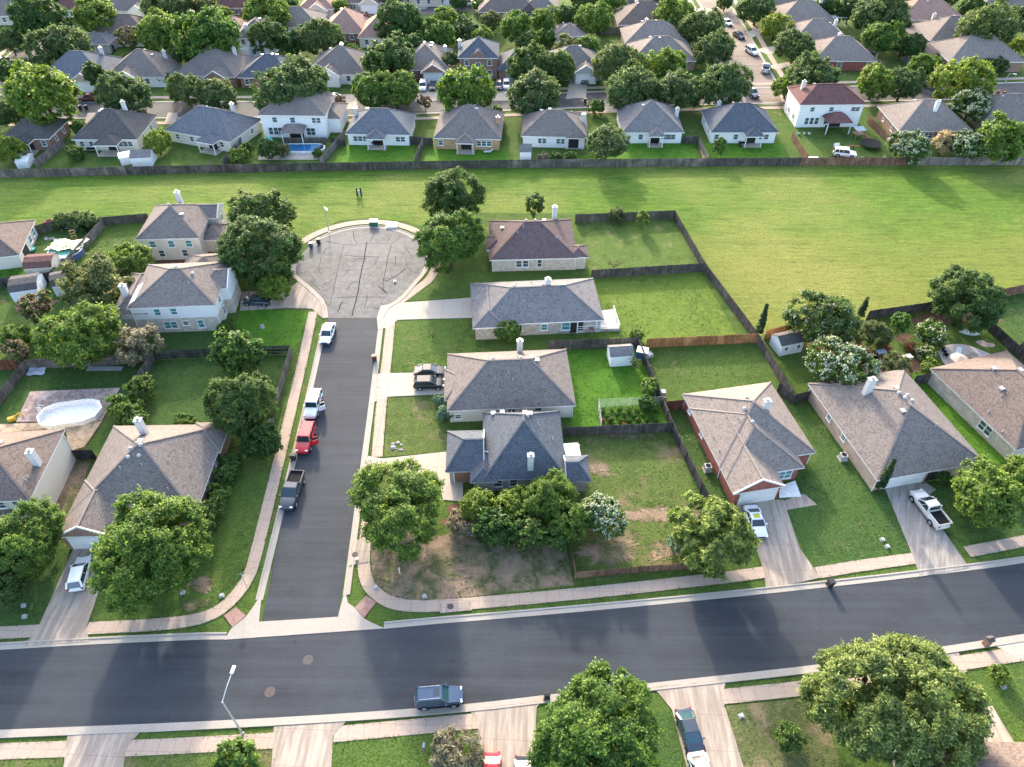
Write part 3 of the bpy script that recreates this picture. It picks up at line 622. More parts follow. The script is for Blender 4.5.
# ---- west side of the side street
h=HS['W1']=House('mauve grey hip roofed cream house at the head of the cul-de-sac',(135,239.5),(199,238),(200,204.5),4.6)
h.wing(pitch=.6).wing(pts=((186,214),(217,204),(217,218)),z=4.5,pitch=.55,ax='x',ends='hg').wing(box=(h.w/2+.8,-.6,4.6,5.6),z=2.7,pitch=.5,ax='x',ends='hh')
h.finish('greybrown','cream').chimney(-.2,h.d/2-1.2,2.9,1.0,.8).wins(0,'S',(.2,.52,.82),3.3,1.1,1.3,m_panet).vents((-.6,.5,'t'),(2.2,1.5,'p'),(2,-1.4,'b'),(3.2,-1.5,'p')).opening(1,'E',.5,3.2,1.2,1.2,mat=m_panet).wins(0,'S',(.3,.7),1.4)
h=HS['W2']=House('two storey white house with stone ground floor and teal windows',(126,308.7),(215,305),(209,262),5.3)
h.wing(pitch=.50).wing(box=(-h.w/2-.2,0,5.6,h.d-.6),z=3.9,pitch=.62,ax='y',ends='hh').wing(box=(h.w/2-1.2,h.d/2-4.4,4.2,6.0),z=5.2,pitch=.5,ax='x',ends='hg').wing(box=(1.5,h.d/2+2.5,h.w-5,8),z=2.75,pitch=.5)
h.finish('greybrown','stone','white').chimney(*h.loc(126,294,5.4),2.2,1.1,.8)
h.wins(0,'S',(.30,.50),4.1,.95,1.2,m_panet).wins(0,'S',(.36,.44),1.5,.95,1.3,m_panet).opening(0,'S',.59,1.75,.9,.8).opening(0,'S',.77,1.5,.95,1.5,mat=m_panet).wins(0,'E',(.25,.6),4.1,.9,1.2).wins(0,'E',(.3,),1.5,1,1.4).opening(3,'E',.5,1.15,4.6,2.2,'garage')
h.vents((0,.5,'t'),(2.6,-.4,'t'),(-.4,1.6,'b'),(-5.3,1,'p'),(2.4,-2.4,'p'))
sk=h.loc(136,297,5); MB().box((sk[0]+.3,sk[1],h.h(sk[0]+.3,sk[1])+.06),(1.1,4.6,.06),0,0,('Y',-.5)).build('roof_panel',m_trim,h.rf)
h=HS['W3']=House('big greyish brown hip roofed brick corner house above the white hatchback',(59,535),(195,515),(113,432),rot=1.2)
h.wing(pts=((76,500),(195,515),(113,432),(227.5,424)),pitch=.62).wing(pts=((59,536),(111,536),(85,480)),z=2.69,pitch=.6,ax='y',ends='gh').wing(pts=((196,423),(227,422),(220,452)),z=2.71,pitch=.55,ends='hh')
h.finish('greybrown','brick').chimney(*h.loc(147,438,4.2),3.0,1.0,.8).opening(1,'S',.55,1.15,4.6,2.1,'garage').opening(1,'S',.55,3.2,.6,.6,'gvent').wins(0,'E',(.35,),1.5,1.3,1.5,m_panet).wins(0,'E',(.62,),1.5,.6,.8)
for p,k in(((134,455),'t'),((131,462),'t'),((145,454),'t'),((142,461),'t'),((144,448),'b'),((143,467),'p'),((165,483),'p'),((159,489),'p'),((202,449),'p'),((121,469),'p')): h.vents((*h.loc(*p,5.6),k))
h=HS['W4']=House('two storey cream house beside the timber deck and drained pool',(-45,500),(25,496),(65,429),5.2)
h.wing(pts=((-60,505),(25,496),(65,429),(-20,434)),pitch=.52).wing(pts=((-40,520),(15,516),(20,500)),z=2.8,pitch=.5)
h.finish('brown','cream',capk=1.0).chimney(*h.loc(38,464,5.6),2.6,.85,.95).wins(0,'S',(.62,.85),4.1,1.3,1.2).vents((*h.loc(22,476,6.6),'p'),(*h.loc(26,474,6.4),'p'),(*h.loc(3,446,6.6),'b'))
h=HS['W5']=House('brown roofed cream house by the cluttered round pool',(-40,262),(2.5,257),(34,222.5))
h.wing(pts=((-60,262),(2.5,257),(34,222.5),(-20,226)),pitch=.58).finish('brown','cream').wins(0,'E',(.62,.84),1.5,1.2,1.4,m_panet).opening(0,'E',.3,1.2,2.6,2.1,'dark').posts((h.w/2+.2,-h.d/2+2),(h.w/2+.2,-h.d/2+5))
# ---- row backing onto the field, west to east
def row(key,label,A,B,C,roof,wall,z=2.7,pitch=.66,porch=None,chim=None,win=(.15,.38,.62,.86),seed=1,cm=None,upper=None,extra=(),wz=1.5,wh=1.15,ww=1.0):
    h=HS[key]=House(label,A,B,C,z); h.wing(pitch=pitch)
    for e in extra: h.wing(**e)
    if porch:
        x,w,d=porch; h.wing(box=(x,-h.d/2+1.2-d/2,w,d+2.4),z=2.66,pitch=.6,ax='y',ends='gh' if False else 'hh',wall=False)
    h.finish(roof,wall,upper)
    if porch:
        h.posts((x-w/2+.3,-h.d/2-d+.35),(x+w/2-.3,-h.d/2-d+.35)); h.slab(x,-h.d/2+.3-d/2,w,d); h.opening(0,'S',(x+h.w/2)/h.w,1.1,2.2,2.1,'dark')
    if chim: h.chimney(chim[0]*h.w/2,chim[1]*h.d/2,chim[2],.95,.75,cm)
    px=(porch[0]+h.w/2)/h.w if porch else -9
    h.wins(0,'S',[t for t in win if abs(t-px)>.12],wz,ww,wh); h.wins(0,'E',(.3,.7),wz,.9,1.1); h.wins(0,'W',(.3,.7),wz,.9,1.1); h.autovents(seed,5); return h
row('B0','charcoal roofed brick house at the west end of the field row',(0,139),(49,139),(80,119),'dark','brick',pitch=.6,chim=None,seed=1,porch=(0,4,2.5))
row('B1','dark slate roofed cream house with hipped back porch, shed in its yard',(71,139.5),(137,139.5),(165,115),'dark','cream',porch=(1.2,5.2,2.8),chim=(.35,.35,2.4),seed=2,win=(.1,.25,.72,.8,.88))
row('B2','grey blue roofed cream house behind the lime green tree',(164,130),(230,142),(249,117),'bluegrey','cream',chim=(.45,.5,2.4),seed=3,porch=(3.5,4.5,2.2))
h=row('B3','two storey white house behind the long blue pool',(257,115),(325,116),(325,95),'greybrown','white',z=5.3,pitch=.55,chim=(-.92,.4,1.9),seed=4,win=(),extra=(dict(box=(3.2,2.5,7,9),z=5.25,ax='y',pitch=.55),dict(box=(7.6,1.5,5,8.5),z=3.4,ax='y',pitch=.45)))
h.wins(0,'S',(.22,.5,.84,.9),4.1,1.1,1.2).wins(0,'S',(.12,.2,.27,.72,.79),1.5,1.0,1.7); h.wing(box=(.4,-h.d/2-1.3,5.2,4.6),z=2.85,pitch=.5,ax='x',wall=False)
g=h.wings[-1]; mb=MB(); w,d,z=2.6,2.3,2.85; mb.add([(g['x']-w,g['y']-d,z),(g['x']+w,g['y']-d,z),(g['x']+w,g['y']+d,z),(g['x']-w,g['y']+d,z),(g['x']-.4,g['y'],z+1.2),(g['x']+.4,g['y'],z+1.2)],[(0,1,5,4),(1,2,5),(2,3,4,5),(3,0,4),(3,2,1,0)]); mb.build('porch_roof',rm('greybrown'),h.rt)
h.posts((g['x']-2.2,g['y']-2),(g['x']+2.2,g['y']-2),z=2.8); h.opening(0,'S',.52,1.1,3.2,2.1,'dark')
row('B4','pale blue grey roofed white house with square lawn and gabled porch',(345,134),(410,135),(418,114),'bluegrey','white',porch=(-.2,4.2,2.2),chim=(-.85,.5,1.9),seed=5,win=(.12,.2,.28,.82,.9))
row('B5','tan roofed orange brick house with patio furniture',(433,138),(501,139.5),(502,112),'greybrown','orange',porch=(-.3,4.0,2.2),chim=(.86,-.1,1.7),seed=6,cm=WALL['orange'](),win=(.08,.68,.76,.84))
row('B6','grey roofed white house with a white well house in its yard',(521,136),(587,137.5),(592,116),'greybrown','white',chim=(.9,.2,2.0),seed=7,win=(.28,.34,.58,.64),porch=(4.6,4.0,.4),extra=(dict(box=(3.8,2.6,7,8),z=2.69,ax='y'),))
row('B7','grey roofed white house on a bright lawn beside the dark round fence tree',(622,132.5),(684.5,132.5),(614,107),'grey','white',porch=(.6,3.4,2.0),chim=(.9,.1,2.0),seed=8,win=(.3,.7,.78,.86))
row('B8','black roofed white house with wooden walkway beside it',(711,132.5),(779,132.5),(699,110),'slate','white',porch=(1.8,4.0,2.0),chim=(-.55,.7,1.6),seed=9,win=(.08,.38,.78,.86),pitch=.7)
h=row('B9','two storey white house with maroon roof and a back garden of toys',(800,105),(867,104.5),(791,88),'maroon','white',z=5.4,pitch=.6,chim=(-.72,.3,1.8),seed=10,win=(),cm=WALL['cream'](),extra=(dict(box=(-4.4,.6,6,10.6),z=5.38,ax='y',pitch=.6),))
h.wins(0,'S',(.2,.5,.85,.92),4.2,1.0,1.0).wins(0,'S',(.16,.24,.32,.47),1.5,.9,1.6); mb=MB(); x,y,w,d,z=1.2,-h.d/2-1.4,2.9,2.3,2.75
mb.add([(x-w,y-d,z),(x+w,y-d,z),(x+w,y+d,z),(x-w,y+d,z),(x-.6,y+.4,z+1.5),(x+.6,y+.4,z+1.5)],[(0,1,5,4),(1,2,5),(2,3,4,5),(3,0,4),(3,2,1,0)]); mb.build('porch_roof',rm('maroon'),h.rt); h.posts((x-2.6,y-2),(x+2.6,y-2),z=2.7); h.opening(0,'S',.6,1.1,3.4,2.1,'dark')
h=row('B10','brick sided house with sunlit tan roof east of the maroon roof',(899,131),(973,131),(868,106),'tan','brick',chim=(.05,-.35,2.2),seed=11,win=(.4,.46,.84),cm=WALL['white']())
row('B11','pale roofed house at the east end of the field row',(984,122),(1052,122),(975,100),'greybrown','tanbrick',seed=12,win=(.2,.4))
# ---- north side of the far street and beyond
def back(key,label,cx,cy,w,d,roof,wall,rot=0,z=2.7,gar=None,pitch=.62,chim=None,wingf=None,seed=0,win=(.2,.45,.7),side='S'):
    """cx,cy: photo position of the middle of the front eave; w,d metres"""
    x,y=G(cx,cy,z); a=R(rot); f=lambda u,v:(x+u*math.cos(a)-v*math.sin(a),y+u*math.sin(a)+v*math.cos(a))
    h=House.__new__(House); h.ux=(math.cos(a),math.sin(a)); h.o=f(0,d/2); h.w,h.d,h.z=w,d,z
    h.rt=thing('house',label,'house',(*h.o,0),a,'houses of the neighbourhood'); h.wings=[]; HS[key]=h
    h.wing(pitch=pitch)
    if wingf is not None: h.wing(box=(wingf,-d/2+1.5,6.4,6.5),z=z-.02,pitch=.62,ax='y',ends='gh')
    h.finish(roof,wall)
    if wingf is not None: h.opening(1,'S',.5,1.15,4.6,2.1,'garage',{'brown':m_garg}.get(gar,m_gar))
    gx=(wingf+w/2)/w if wingf is not None else -9
    h.wins(0,side,[t for t in win if abs(t-gx)>.25],1.5 if z<4 else 4.1,1.1,1.3)
    if z>4: h.wins(0,side,[t for t in win],1.5,1.1,1.4)
    if side=='S' and z<4 and wingf is not None: h.opening(0,'S',.5 if abs(gx-.5)>.25 else .15,1.05,1.0,2.1,'door')
    if chim: h.chimney(chim[0]*w/2,chim[1]*d/2,1.9,.95,.75)
    h.autovents(seed,4); return h
back('C0','blue grey roofed house with twin front gables west of the crape myrtle',70,79,17,14,'bluegrey','tanbrick',0,wingf=3.8,chim=(.55,.5),seed=21)
back('C1','mauve grey roofed house with white arched porch on the far street',134,77,15,14,'greybrown','white',0,wingf=-1.5,chim=(.7,.3),seed=22)
back('C2','brown roofed brick house on the far street behind paired oaks',204,76,16,14,'greybrown','brick',-6,wingf=3.5,chim=(.6,.4),seed=23)
back('C3','dark blue roofed brick house with green shutters on the far street',265,78,14,12,'slate','brick',-3,chim=None,seed=24,win=(.12,.8))
back('C4','grey roofed pale house with an arched white porch on the far street',336,74,15.5,14,'greybrown','white',-4,wingf=-1.8,chim=(-.1,.6),seed=25)
back('C5','light brown roofed house with two cars before its garage',424,70,13,15,'tan','brick',0,wingf=2.4,chim=(.75,.2),seed=26)
h=back('C6','two storey red brick house with slate roof and tall arched entry',478,58,10.5,11,'slate','brick',0,z=5.4,wingf=None,seed=27,chim=(-.95,.3),win=(.2,.8))
h.wing(box=(9.5,-1.5,9.5,11),z=2.8,pitch=.75,ax='y'); g=h.wings[-1]
mb=MB().box((9.5,-1.5,1.35),(8.6,10.2,2.7)); mb.build('wall',WALL['brick'](),h.rt); w,d,z=4.75,5.5,2.82
MB().add([(9.5-w,-1.5-d,z),(9.5+w,-1.5-d,z),(9.5+w,-1.5+d,z),(9.5-w,-1.5+d,z),(9.5,-2.2,z+3.4),(9.5,-.8,z+3.4)],[(0,1,4),(1,2,5,4),(2,3,5),(3,0,4,5),(3,2,1,0)]).build('roof',rm('slate'),h.rt)
MB().box((9.5,-6.63,1.15),(5,.1,2.2)).build('garage_door',m_garg,h.rt); h.opening(0,'S',.5,2.3,1.4,3.6,mat=m_pane)
MB().add([(-2.2,-5.4,5.5),(2.2,-5.4,5.5),(0,-5.4,7.1),(-2.2,0,5.5),(2.2,0,5.5),(0,0,7.1)],[(0,1,2)]).add([(-2.4,-5.6,5.4),(0,-5.6,7.2),(0,0,7.2),(-2.4,0,5.4)],[(0,1,2,3)],1).add([(2.4,-5.6,5.4),(0,-5.6,7.2),(0,0,7.2),(2.4,0,5.4)],[(0,3,2,1)],1).build('front_gable',[WALL['brick'](),rm('slate')],h.rt)
back('C7','grey roofed house with small gabled garage between two big oaks',574,71,15,13,'greybrown','greywall',0,wingf=2.9,seed=28)
back('N1','tan roofed brick house with low side wing at the street corner',664,61,17,13,'tan','brick',0,chim=None,seed=29,win=(.85,))
back('N2','sunlit tan roofed house one lot up from the street corner',657,44,17.5,13,'tan','brick',0,chim=(-.2,.7),seed=30)
back('N3','brown roofed house with rear lean-to two lots up from the corner',648,25,17.5,14,'brown','brick',0,chim=(-.25,.7),seed=31)
back('N4','dark roofed house at the top edge above the brown roofed one',640,4,16,12,'dark','brick',0,seed=32)
h=back('R1','grey roofed red brick corner house with a patio wing',846,61,16.5,13,'tan','red',-1,chim=(.05,.55),seed=33,win=(.42,.9)); h.wing(box=(8.3,3.2,4,6),z=2.6,pitch=.4)
MB().add([(6.4,.2,2.62),(11,.2,2.4),(11,6,2.4),(6.4,6,3.3)],[(0,1,2,3),(3,2,1,0)]).build('patio_cover',rm('greybrown'),h.rt); h.posts((10.7,.5),(10.7,5.7),z=2.4)
h=back('R2','tan roofed house with white chimney just north of the brick corner house',822,44,17,14,'tan','beige',0,chim=(.62,.1),seed=34)
h=back('R3','grey roofed house with a white patio awning behind it',808,24,18,14,'tan','beige',0,chim=(.65,.4),seed=35)
MB().box((11,1.2,2.6),(5,5,.14)).build('patio_cover',m_trim,h.rt); h.posts((13.2,-1),(13.2,3.4),z=2.55)
back('R4','tan roofed house at the top edge by the north street',787,7,16,13,'greybrown','beige',0,chim=(.3,.5),seed=36)
h=back('Q1','pinkish tan roofed brick house with open porch on the east of the far street',988,62,20,14,'tan','brick',0,chim=(-.35,.5),seed=37,win=(.08,.5))
h.posts((-11.5,1),(-11.5,5)); MB().add([(-13,-1,2.5),(-9.3,-1,2.9),(-9.3,6,2.9),(-13,6,2.5)],[(0,1,2,3),(3,2,1,0)]).build('patio_cover',rm('tan'),h.rt)
h=back('Q2','tan roofed house with back porch between its two east neighbours',965,41,19,14,'tan','brick',0,chim=(-.55,.55),seed=38); MB().box((-11,1,2.7),(4.5,5,.14)).build('patio_cover',rm('greybrown'),h.rt); h.posts((-13,-1),(-13,3),z=2.6)
back('Q3','salmon roofed house with white chimney near the east top corner',934,20,19,13,'pink','brick',0,chim=(-.1,-.1),seed=39)
back('Q4','pale roofed house cut by the top edge in the north-east',912,2,16,12,'pink','beige',0,seed=40)
back('D0','grey roofed house cut by the west edge behind big oaks',4,16,14,14,'greybrown','beige',0,seed=41)
back('D1','rust red roofed white house at the top edge in the north-west',72,10,14,12,'maroon','white',0,seed=42)
back('D2','long grey roofed house with white garage at the top edge',112,11,22,13,'greybrown','white',0,wingf=8,seed=43)
back('D3','brown roofed house with white end wall behind the pinkish crape',118,37,17,13,'brown','white',0,seed=44)
back('D4','small grey roofed house deep behind the twin gable house',92,44,9,8,'grey','greywall',0,seed=45,pitch=.45)
back('D5','brick house with pinkish roof at the top edge above the yellow oak',238,8,16,12,'maroon','brick',0,seed=46)
back('D6','pink roofed house sliver right of the twin lime oaks',229,33,10,10,'pink','brick',0,seed=47)
back('D7','two storey white house with three upper windows behind dark oaks',252,38,10,12,'greybrown','white',0,z=5.2,seed=48,chim=(-.3,-.7))
back('D8','tan roofed house with white gable behind the dark oak clump',288,27,18,12,'tan','white',0,seed=49)
back('D9','tan house with a wide white garage door at the top',316,9,11,12,'pink','beige',0,wingf=.5,seed=50)
back('D10','salmon roofed brick house with steep gable beyond the far street',343,33,12,14,'pink','brick',0,seed=51,pitch=.75)
back('D11','narrow salmon roofed house beside the pink crape myrtle',377,38,11,14,'pink','cream',0,seed=52,pitch=.75)
back('D12','pale house with parked cars in its drive at the top edge',366,3,14,12,'brown','beige',0,wingf=1,seed=53)
back('D13','brown hip roofed brick house at the top edge centre',508,12,18,13,'brown','brick',0,chim=(.1,-.3),seed=54)
back('D14','brown roofed house glimpsed between bright trees at the top',420,-2,14,12,'brown','beige',0,seed=55)
back('D15','low tan roofed house buried among trees behind the gabled garage house',570,36,9,9,'tan','beige',0,seed=56,pitch=.45)
back('D16','grey roofed house at the top edge above the bright green oak',540,12,12,12,'greybrown','beige',0,seed=57)
back('D17','grey roofed house half hidden by dark trees at the top right',880,6,14,12,'greybrown','white',0,seed=58)
back('D18','grey roofed white house at the far top right corner',1010,6,16,12,'greybrown','white',0,seed=59)
back('D19','white garaged house at the top edge left of the brick one',452,-3,12,12,'greybrown','white',0,seed=60)
back('D20','brown roofed house at the top edge in the upper west',175,3,14,12,'brown','beige',0,seed=61)
# the brown shingle roof edge cut by the bottom right corner
h=HS['S1']=House('brown roofed house cut by the bottom right corner',(880,800),(1050,800),(1040,745))
h.wing(pts=((925,775),(1060,742),(1040,840),(930,840)),pitch=.5).finish('brown','beige')
# ================================================================ TREES
LEAF=dict(
 dark=((0.028,0.063,0.015),(0.065,0.123,0.028),(0.132,0.213,0.049)), oak=((0.038,0.072,0.022),(0.091,0.144,0.041),(0.188,0.254,0.076)),
 bright=((0.040,0.091,0.015),(0.106,0.186,0.030),(0.251,0.351,0.059)), lime=((0.063,0.117,0.015),(0.150,0.220,0.032),(0.314,0.385,0.065)),
 elm=((0.045,0.085,0.022),(0.125,0.186,0.049),(0.276,0.351,0.108)), olive=((0.053,0.073,0.024),(0.119,0.149,0.048),(0.239,0.261,0.097)),
 blue=((0.063,0.117,0.070),(0.150,0.254,0.151),(0.314,0.440,0.259)), cyp=((0.022,0.047,0.017),(0.043,0.085,0.030),(0.087,0.152,0.049)),
 hedge=((0.030,0.068,0.015),(0.073,0.144,0.026),(0.164,0.261,0.049)), dryb=((0.112,0.105,0.065),(0.213,0.198,0.124),(0.336,0.319,0.205)), red=((0.150,0.050,0.032),(0.338,0.103,0.054),(0.502,0.207,0.097)), tanp=((0.213,0.179,0.086),(0.427,0.358,0.173),(0.564,0.495,0.259)), willow=((0.062,0.099,0.022),(0.162,0.226,0.049),(0.336,0.396,0.108)), tuft=((0.045,0.083,0.019),(0.084,0.143,0.032),(0.146,0.198,0.065)))
def lf(k): return M('leaf_'+k,leaf,*LEAF[k])
m_bark=M('bark',plain,(.11,.085,.065),.95,.1,0,.35,4)
def flower(k,c): return M('flower_'+k,plain,c,.8,.2,0,.15,6)
FL=dict(white=(.58,.60,.43),pink=(.62,.22,.24),rose=(.45,.20,.18),lilac=(.50,.38,.46),cream=(.50,.45,.34))
def leaf_mesh(name,pos,nrm,size,val,mats,elong=1.55,rng=None):
    n=len(pos); rnd=rng.normal(size=(n,3)); t=np.cross(nrm,rnd); t/=np.linalg.norm(t,axis=1)[:,None]+1e-9; b=np.cross(nrm,t)
    t=t*(size*elong)[:,None]; b=b*size[:,None]; k=nrm*(size*.35)[:,None]
    v=np.stack([pos-t,pos-b*.9+k,pos+t,pos+b*.9+k],1).reshape(-1,3)
    me=bpy.data.meshes.new(name); me.vertices.add(4*n); me.loops.add(4*n); me.polygons.add(n)
    me.vertices.foreach_set('co',v.astype(np.float32).ravel()); me.loops.foreach_set('vertex_index',np.arange(4*n,dtype=np.int32))
    me.polygons.foreach_set('loop_start',np.arange(0,4*n,4,dtype=np.int32)); me.polygons.foreach_set('loop_total',np.full(n,4,dtype=np.int32))
    a=me.attributes.new('v','FLOAT','FACE'); a.data.foreach_set('value',np.clip(val,0,1).astype(np.float32))
    for m in mats: me.materials.append(m)
    me.update(); me.validate(); return me
def crown_mesh(name,leafk,seed,hr=.75,clumps=90,leaves=9000,size=.045,shape='round',rc=(.085,.175),shell=(.70,.88),flower_=None,ffrac=0,droop=0,elong=1.55,gap=.0):
    g=np.random.default_rng(seed); C=[];Rc=[]
    lob=g.uniform(0,6.28,4); 
    while len(C)<clumps:
        d=g.normal(size=3); d/=np.linalg.norm(d)
        if shape!='col' and d[2]<-.8: continue
        r=g.uniform(*shell) if g.random()<.78 else g.uniform(.1,.6)
        az=math.atan2(d[1],d[0]); r*=1+.13*math.sin(2*az+lob[0])+.10*math.sin(3*az+lob[1])+.10*math.sin(5*az+lob[2])*abs(d[2])
        p=d*r
        if shape=='spread': s=1 if p[2]>-.2 else .85; p=np.array([p[0]*s,p[1]*s,p[2]])
        if shape=='vase': f=.70+.30*np.clip((p[2]+.3)/.9,0,1); p=np.array([p[0]*f,p[1]*f,p[2]])
        if shape=='cone': f=np.clip(1-.55*(p[2]+.6),.12,1.2); p=np.array([p[0]*f,p[1]*f,p[2]*1.05])
        q=g.uniform(*rc)
        if p[2]<0 and shape!='col': q*=.85
        C.append(p*np.array([1,1,hr])); Rc.append(q)
    C=np.array(C); Rc=np.array(Rc); w=Rc**2; idx=g.choice(len(C),leaves,p=w/w.sum())
    d=g.normal(size=(leaves,3)); d/=np.linalg.norm(d,axis=1)[:,None]
    out=C/np.array([1,1,hr]); out=out/(np.linalg.norm(out,axis=1)[:,None]+1e-6); o=out[idx]
    flip=(d*o).sum(1)<-.35; d[flip]=-d[flip]; fl2=(d[:,2]<-.5)&(g.random(leaves)<.75); d[fl2,2]*=-1
    # half the leaves sit on shoots that grow out of their clump
    S=9; sd=g.normal(size=(len(C),S,3))*.75+out[:,None,:]*.9+np.array([0,0,.25]); sd/=np.linalg.norm(sd,axis=2)[:,:,None]; sl=g.uniform(.75,1.75,(len(C),S)); sv=g.normal(size=(len(C),S))*.12
    k=g.integers(0,S,leaves); sh=g.random(leaves)<.55; t_=g.uniform(.25,1,leaves)**.8*sl[idx,k]
    d[sh]=sd[idx[sh],k[sh]]
    rad=Rc[idx]*np.where(sh,t_,np.where(g.random(leaves)<.9,g.uniform(.6,1.05,leaves),g.uniform(1.0,1.35,leaves)))
    pos=C[idx]+d*rad[:,None]*np.array([1,1,.85])+g.normal(size=(leaves,3))*(np.where(sh,.16,.05)*Rc[idx])[:,None]
    if droop: pos[:,2]-=droop*np.maximum(0,np.linalg.norm(pos[:,:2],axis=1)-.35)**1.5
    n=d*.5+o*.3+np.array([0,0,.4])+g.normal(size=(leaves,3))*.55; n/=np.linalg.norm(n,axis=1)[:,None]
    cv=g.uniform(.2,.48,len(C)); val=cv[idx]+np.where(sh,sv[idx,k],0)+g.normal(size=leaves)*.24+np.where(sh,.12,0)*(t_-.5)
    sz=size*g.uniform(.65,1.3,leaves)
    me=leaf_mesh(name,pos,n,sz,val,[lf(leafk)],elong,g); bm=None
    if flower_:
        k=int(leaves*ffrac); pick=g.choice(np.where((d[:,2]>-.1)&((o*d).sum(1)>.1)&sh&(t_>.75))[0],k); sel=set(g.choice(len(C),int(len(C)*.72),replace=False)); pick=np.array([i for i in pick if idx[i] in sel])
        bm=leaf_mesh('blossoms',pos[pick]+d[pick]*(Rc[idx[pick]]*.14)[:,None]+g.normal(size=(len(pick),3))*.012,n[pick],size*g.uniform(.5,.95,len(pick)),g.random(len(pick)),[flower(flower_,FL[flower_])],1.1,g)
    return me,bm
def trunk_mesh(seed,hr,th,limbs=7,r=.055,spread=.55,lean=0):
    g=random.Random(seed); mb=MB(); z0=-(hr+th); zf=-hr*.55
    b=[(0,0,z0-.02),(g.uniform(-.02,.02),g.uniform(-.02,.02),(z0+zf)/2),(g.uniform(-.04,.04),g.uniform(-.04,.04),zf)]
    mb.tube(b,[r*1.35,r,r*.85],8)
    for k in range(limbs):
        a=6.28*k/limbs+g.uniform(-.3,.3); l=g.uniform(.6,1)*spread; e=Vector((math.cos(a)*l,math.sin(a)*l,g.uniform(-.15,.55)*hr)); s=Vector(b[2])
        m=s.lerp(e,.5)+Vector((0,0,-.05*hr)); mb.tube([s,m,e],[r*.6,r*.38,r*.12],6)
        for j in range(2):
            e2=m+Vector((g.uniform(-.3,.3),g.uniform(-.3,.3),g.uniform(.1,.4)*hr)); mb.tube([m,e2],[r*.28,r*.08],5)
    me=bpy.data.meshes.new('trunk'); me.from_pydata(mb.v,[],mb.f); me.materials.append(m_bark); me.polygons.foreach_set('use_smooth',[True]*len(mb.f)); me.update(); return me
KIND={}
def kind(k,th,variants,trunk=dict(),**kw):
    hr=kw.get('hr',.75); V=[]
    for i in range(variants):
        c,b=crown_mesh('crown',seed=hash_(k)+i,name_='x',**kw) if False else crown_mesh('crown',kw['leafk'],hash_(k)+i,**{a:v for a,v in kw.items() if a!='leafk'})
        V.append((c,b,trunk_mesh(hash_(k)+i,hr,th,**trunk)))
    KIND[k]=(hr,th,V)
def hash_(k): return sum(ord(c)*(i+3) for i,c in enumerate(k))
kind('oak',.16,3,leafk='oak',hr=.70,clumps=270,leaves=20000,size=.0260)
kind('dark',.16,3,leafk='dark',hr=.82,clumps=270,leaves=20000,size=.0270)
kind('bright',.16,3,leafk='bright',hr=.80,clumps=270,leaves=19000,size=.0280)
kind('lime',.16,2,leafk='lime',hr=.74,clumps=270,leaves=17000,size=.0290)
kind('olive',.14,2,leafk='olive',hr=.74,clumps=130,leaves=17000,size=.0260,rc=(.10,.22))
kind('bigbright',.14,1,leafk='bright',hr=.88,clumps=330,leaves=120000,size=.0130,rc=(.06,.155))
kind('bigoak',.14,2,leafk='bright',hr=.84,clumps=260,leaves=80000,size=.0150,rc=(.07,.17))
kind('bigdark',.12,2,leafk='dark',hr=.90,clumps=230,leaves=62000,size=.0170,rc=(.08,.19))
kind('elm',.12,1,leafk='elm',hr=.70,clumps=380,leaves=140000,size=.0105,rc=(.05,.14),droop=.22,elong=2.2)
kind('willowy',.14,1,leafk='willow',hr=.66,clumps=95,leaves=26000,size=.0165,rc=(.07,.19),droop=.3,elong=3.4,shape='spread')
kind('crape',.14,2,leafk='hedge',hr=.76,clumps=260,leaves=24000,size=.023,rc=(.08,.155),shell=(.74,.88),flower_='white',ffrac=.42)
kind('paletop',.14,1,leafk='oak',hr=.8,clumps=220,leaves=17000,size=.028,flower_='cream',ffrac=.07)
kind('crapepink',.3,2,leafk='olive',hr=.76,clumps=90,leaves=8000,size=.040,flower_='rose',ffrac=.26,shape='vase')
kind('craperose',.35,1,leafk='olive',hr=.78,clumps=70,leaves=5500,size=.05,flower_='pink',ffrac=.45,shape='vase')
kind('lilac',.12,1,leafk='dark',hr=.80,clumps=170,leaves=26000,size=.0250,rc=(.09,.2),flower_='lilac',ffrac=.03)
kind('shrub',.03,3,dict(limbs=4,r=.04),leafk='hedge',hr=.85,clumps=75,leaves=5500,size=.054,rc=(.14,.28))
kind('limeshrub',.03,1,dict(limbs=4,r=.04),leafk='bright',hr=.8,clumps=70,leaves=5500,size=.054,rc=(.13,.27))
kind('creamshrub',.03,1,dict(limbs=4,r=.04),leafk='bright',hr=.7,clumps=55,leaves=4600,size=.055,flower_='cream',ffrac=.30,rc=(.15,.28))
kind('redshrub',.03,1,dict(limbs=4,r=.04),leafk='red',hr=.8,clumps=40,leaves=3000,size=.07,rc=(.2,.34))
kind('blueshrub',.03,1,dict(limbs=4,r=.04),leafk='blue',hr=.95,clumps=80,leaves=7000,size=.048,rc=(.14,.26))
kind('drybush',.05,1,dict(limbs=9,r=.025,spread=.8),leafk='dryb',hr=.6,clumps=60,leaves=3200,size=.036,rc=(.16,.32),elong=3.)
kind('drytree',.2,1,dict(limbs=9,r=.04,spread=.8),leafk='dryb',hr=.85,clumps=70,leaves=3600,size=.04,rc=(.14,.3),elong=2.4)
kind('young',.5,2,dict(limbs=4,r=.05),leafk='bright',hr=1.15,clumps=60,leaves=4600,size=.06,rc=(.16,.3))
kind('youngdark',.4,2,dict(limbs=4,r=.05),leafk='dark',hr=1.3,clumps=60,leaves=4600,size=.06,rc=(.16,.3))
kind('bare',.5,1,dict(limbs=9,r=.035,spread=.9),leafk='olive',hr=1.0,clumps=30,leaves=420,size=.06,rc=(.2,.3))
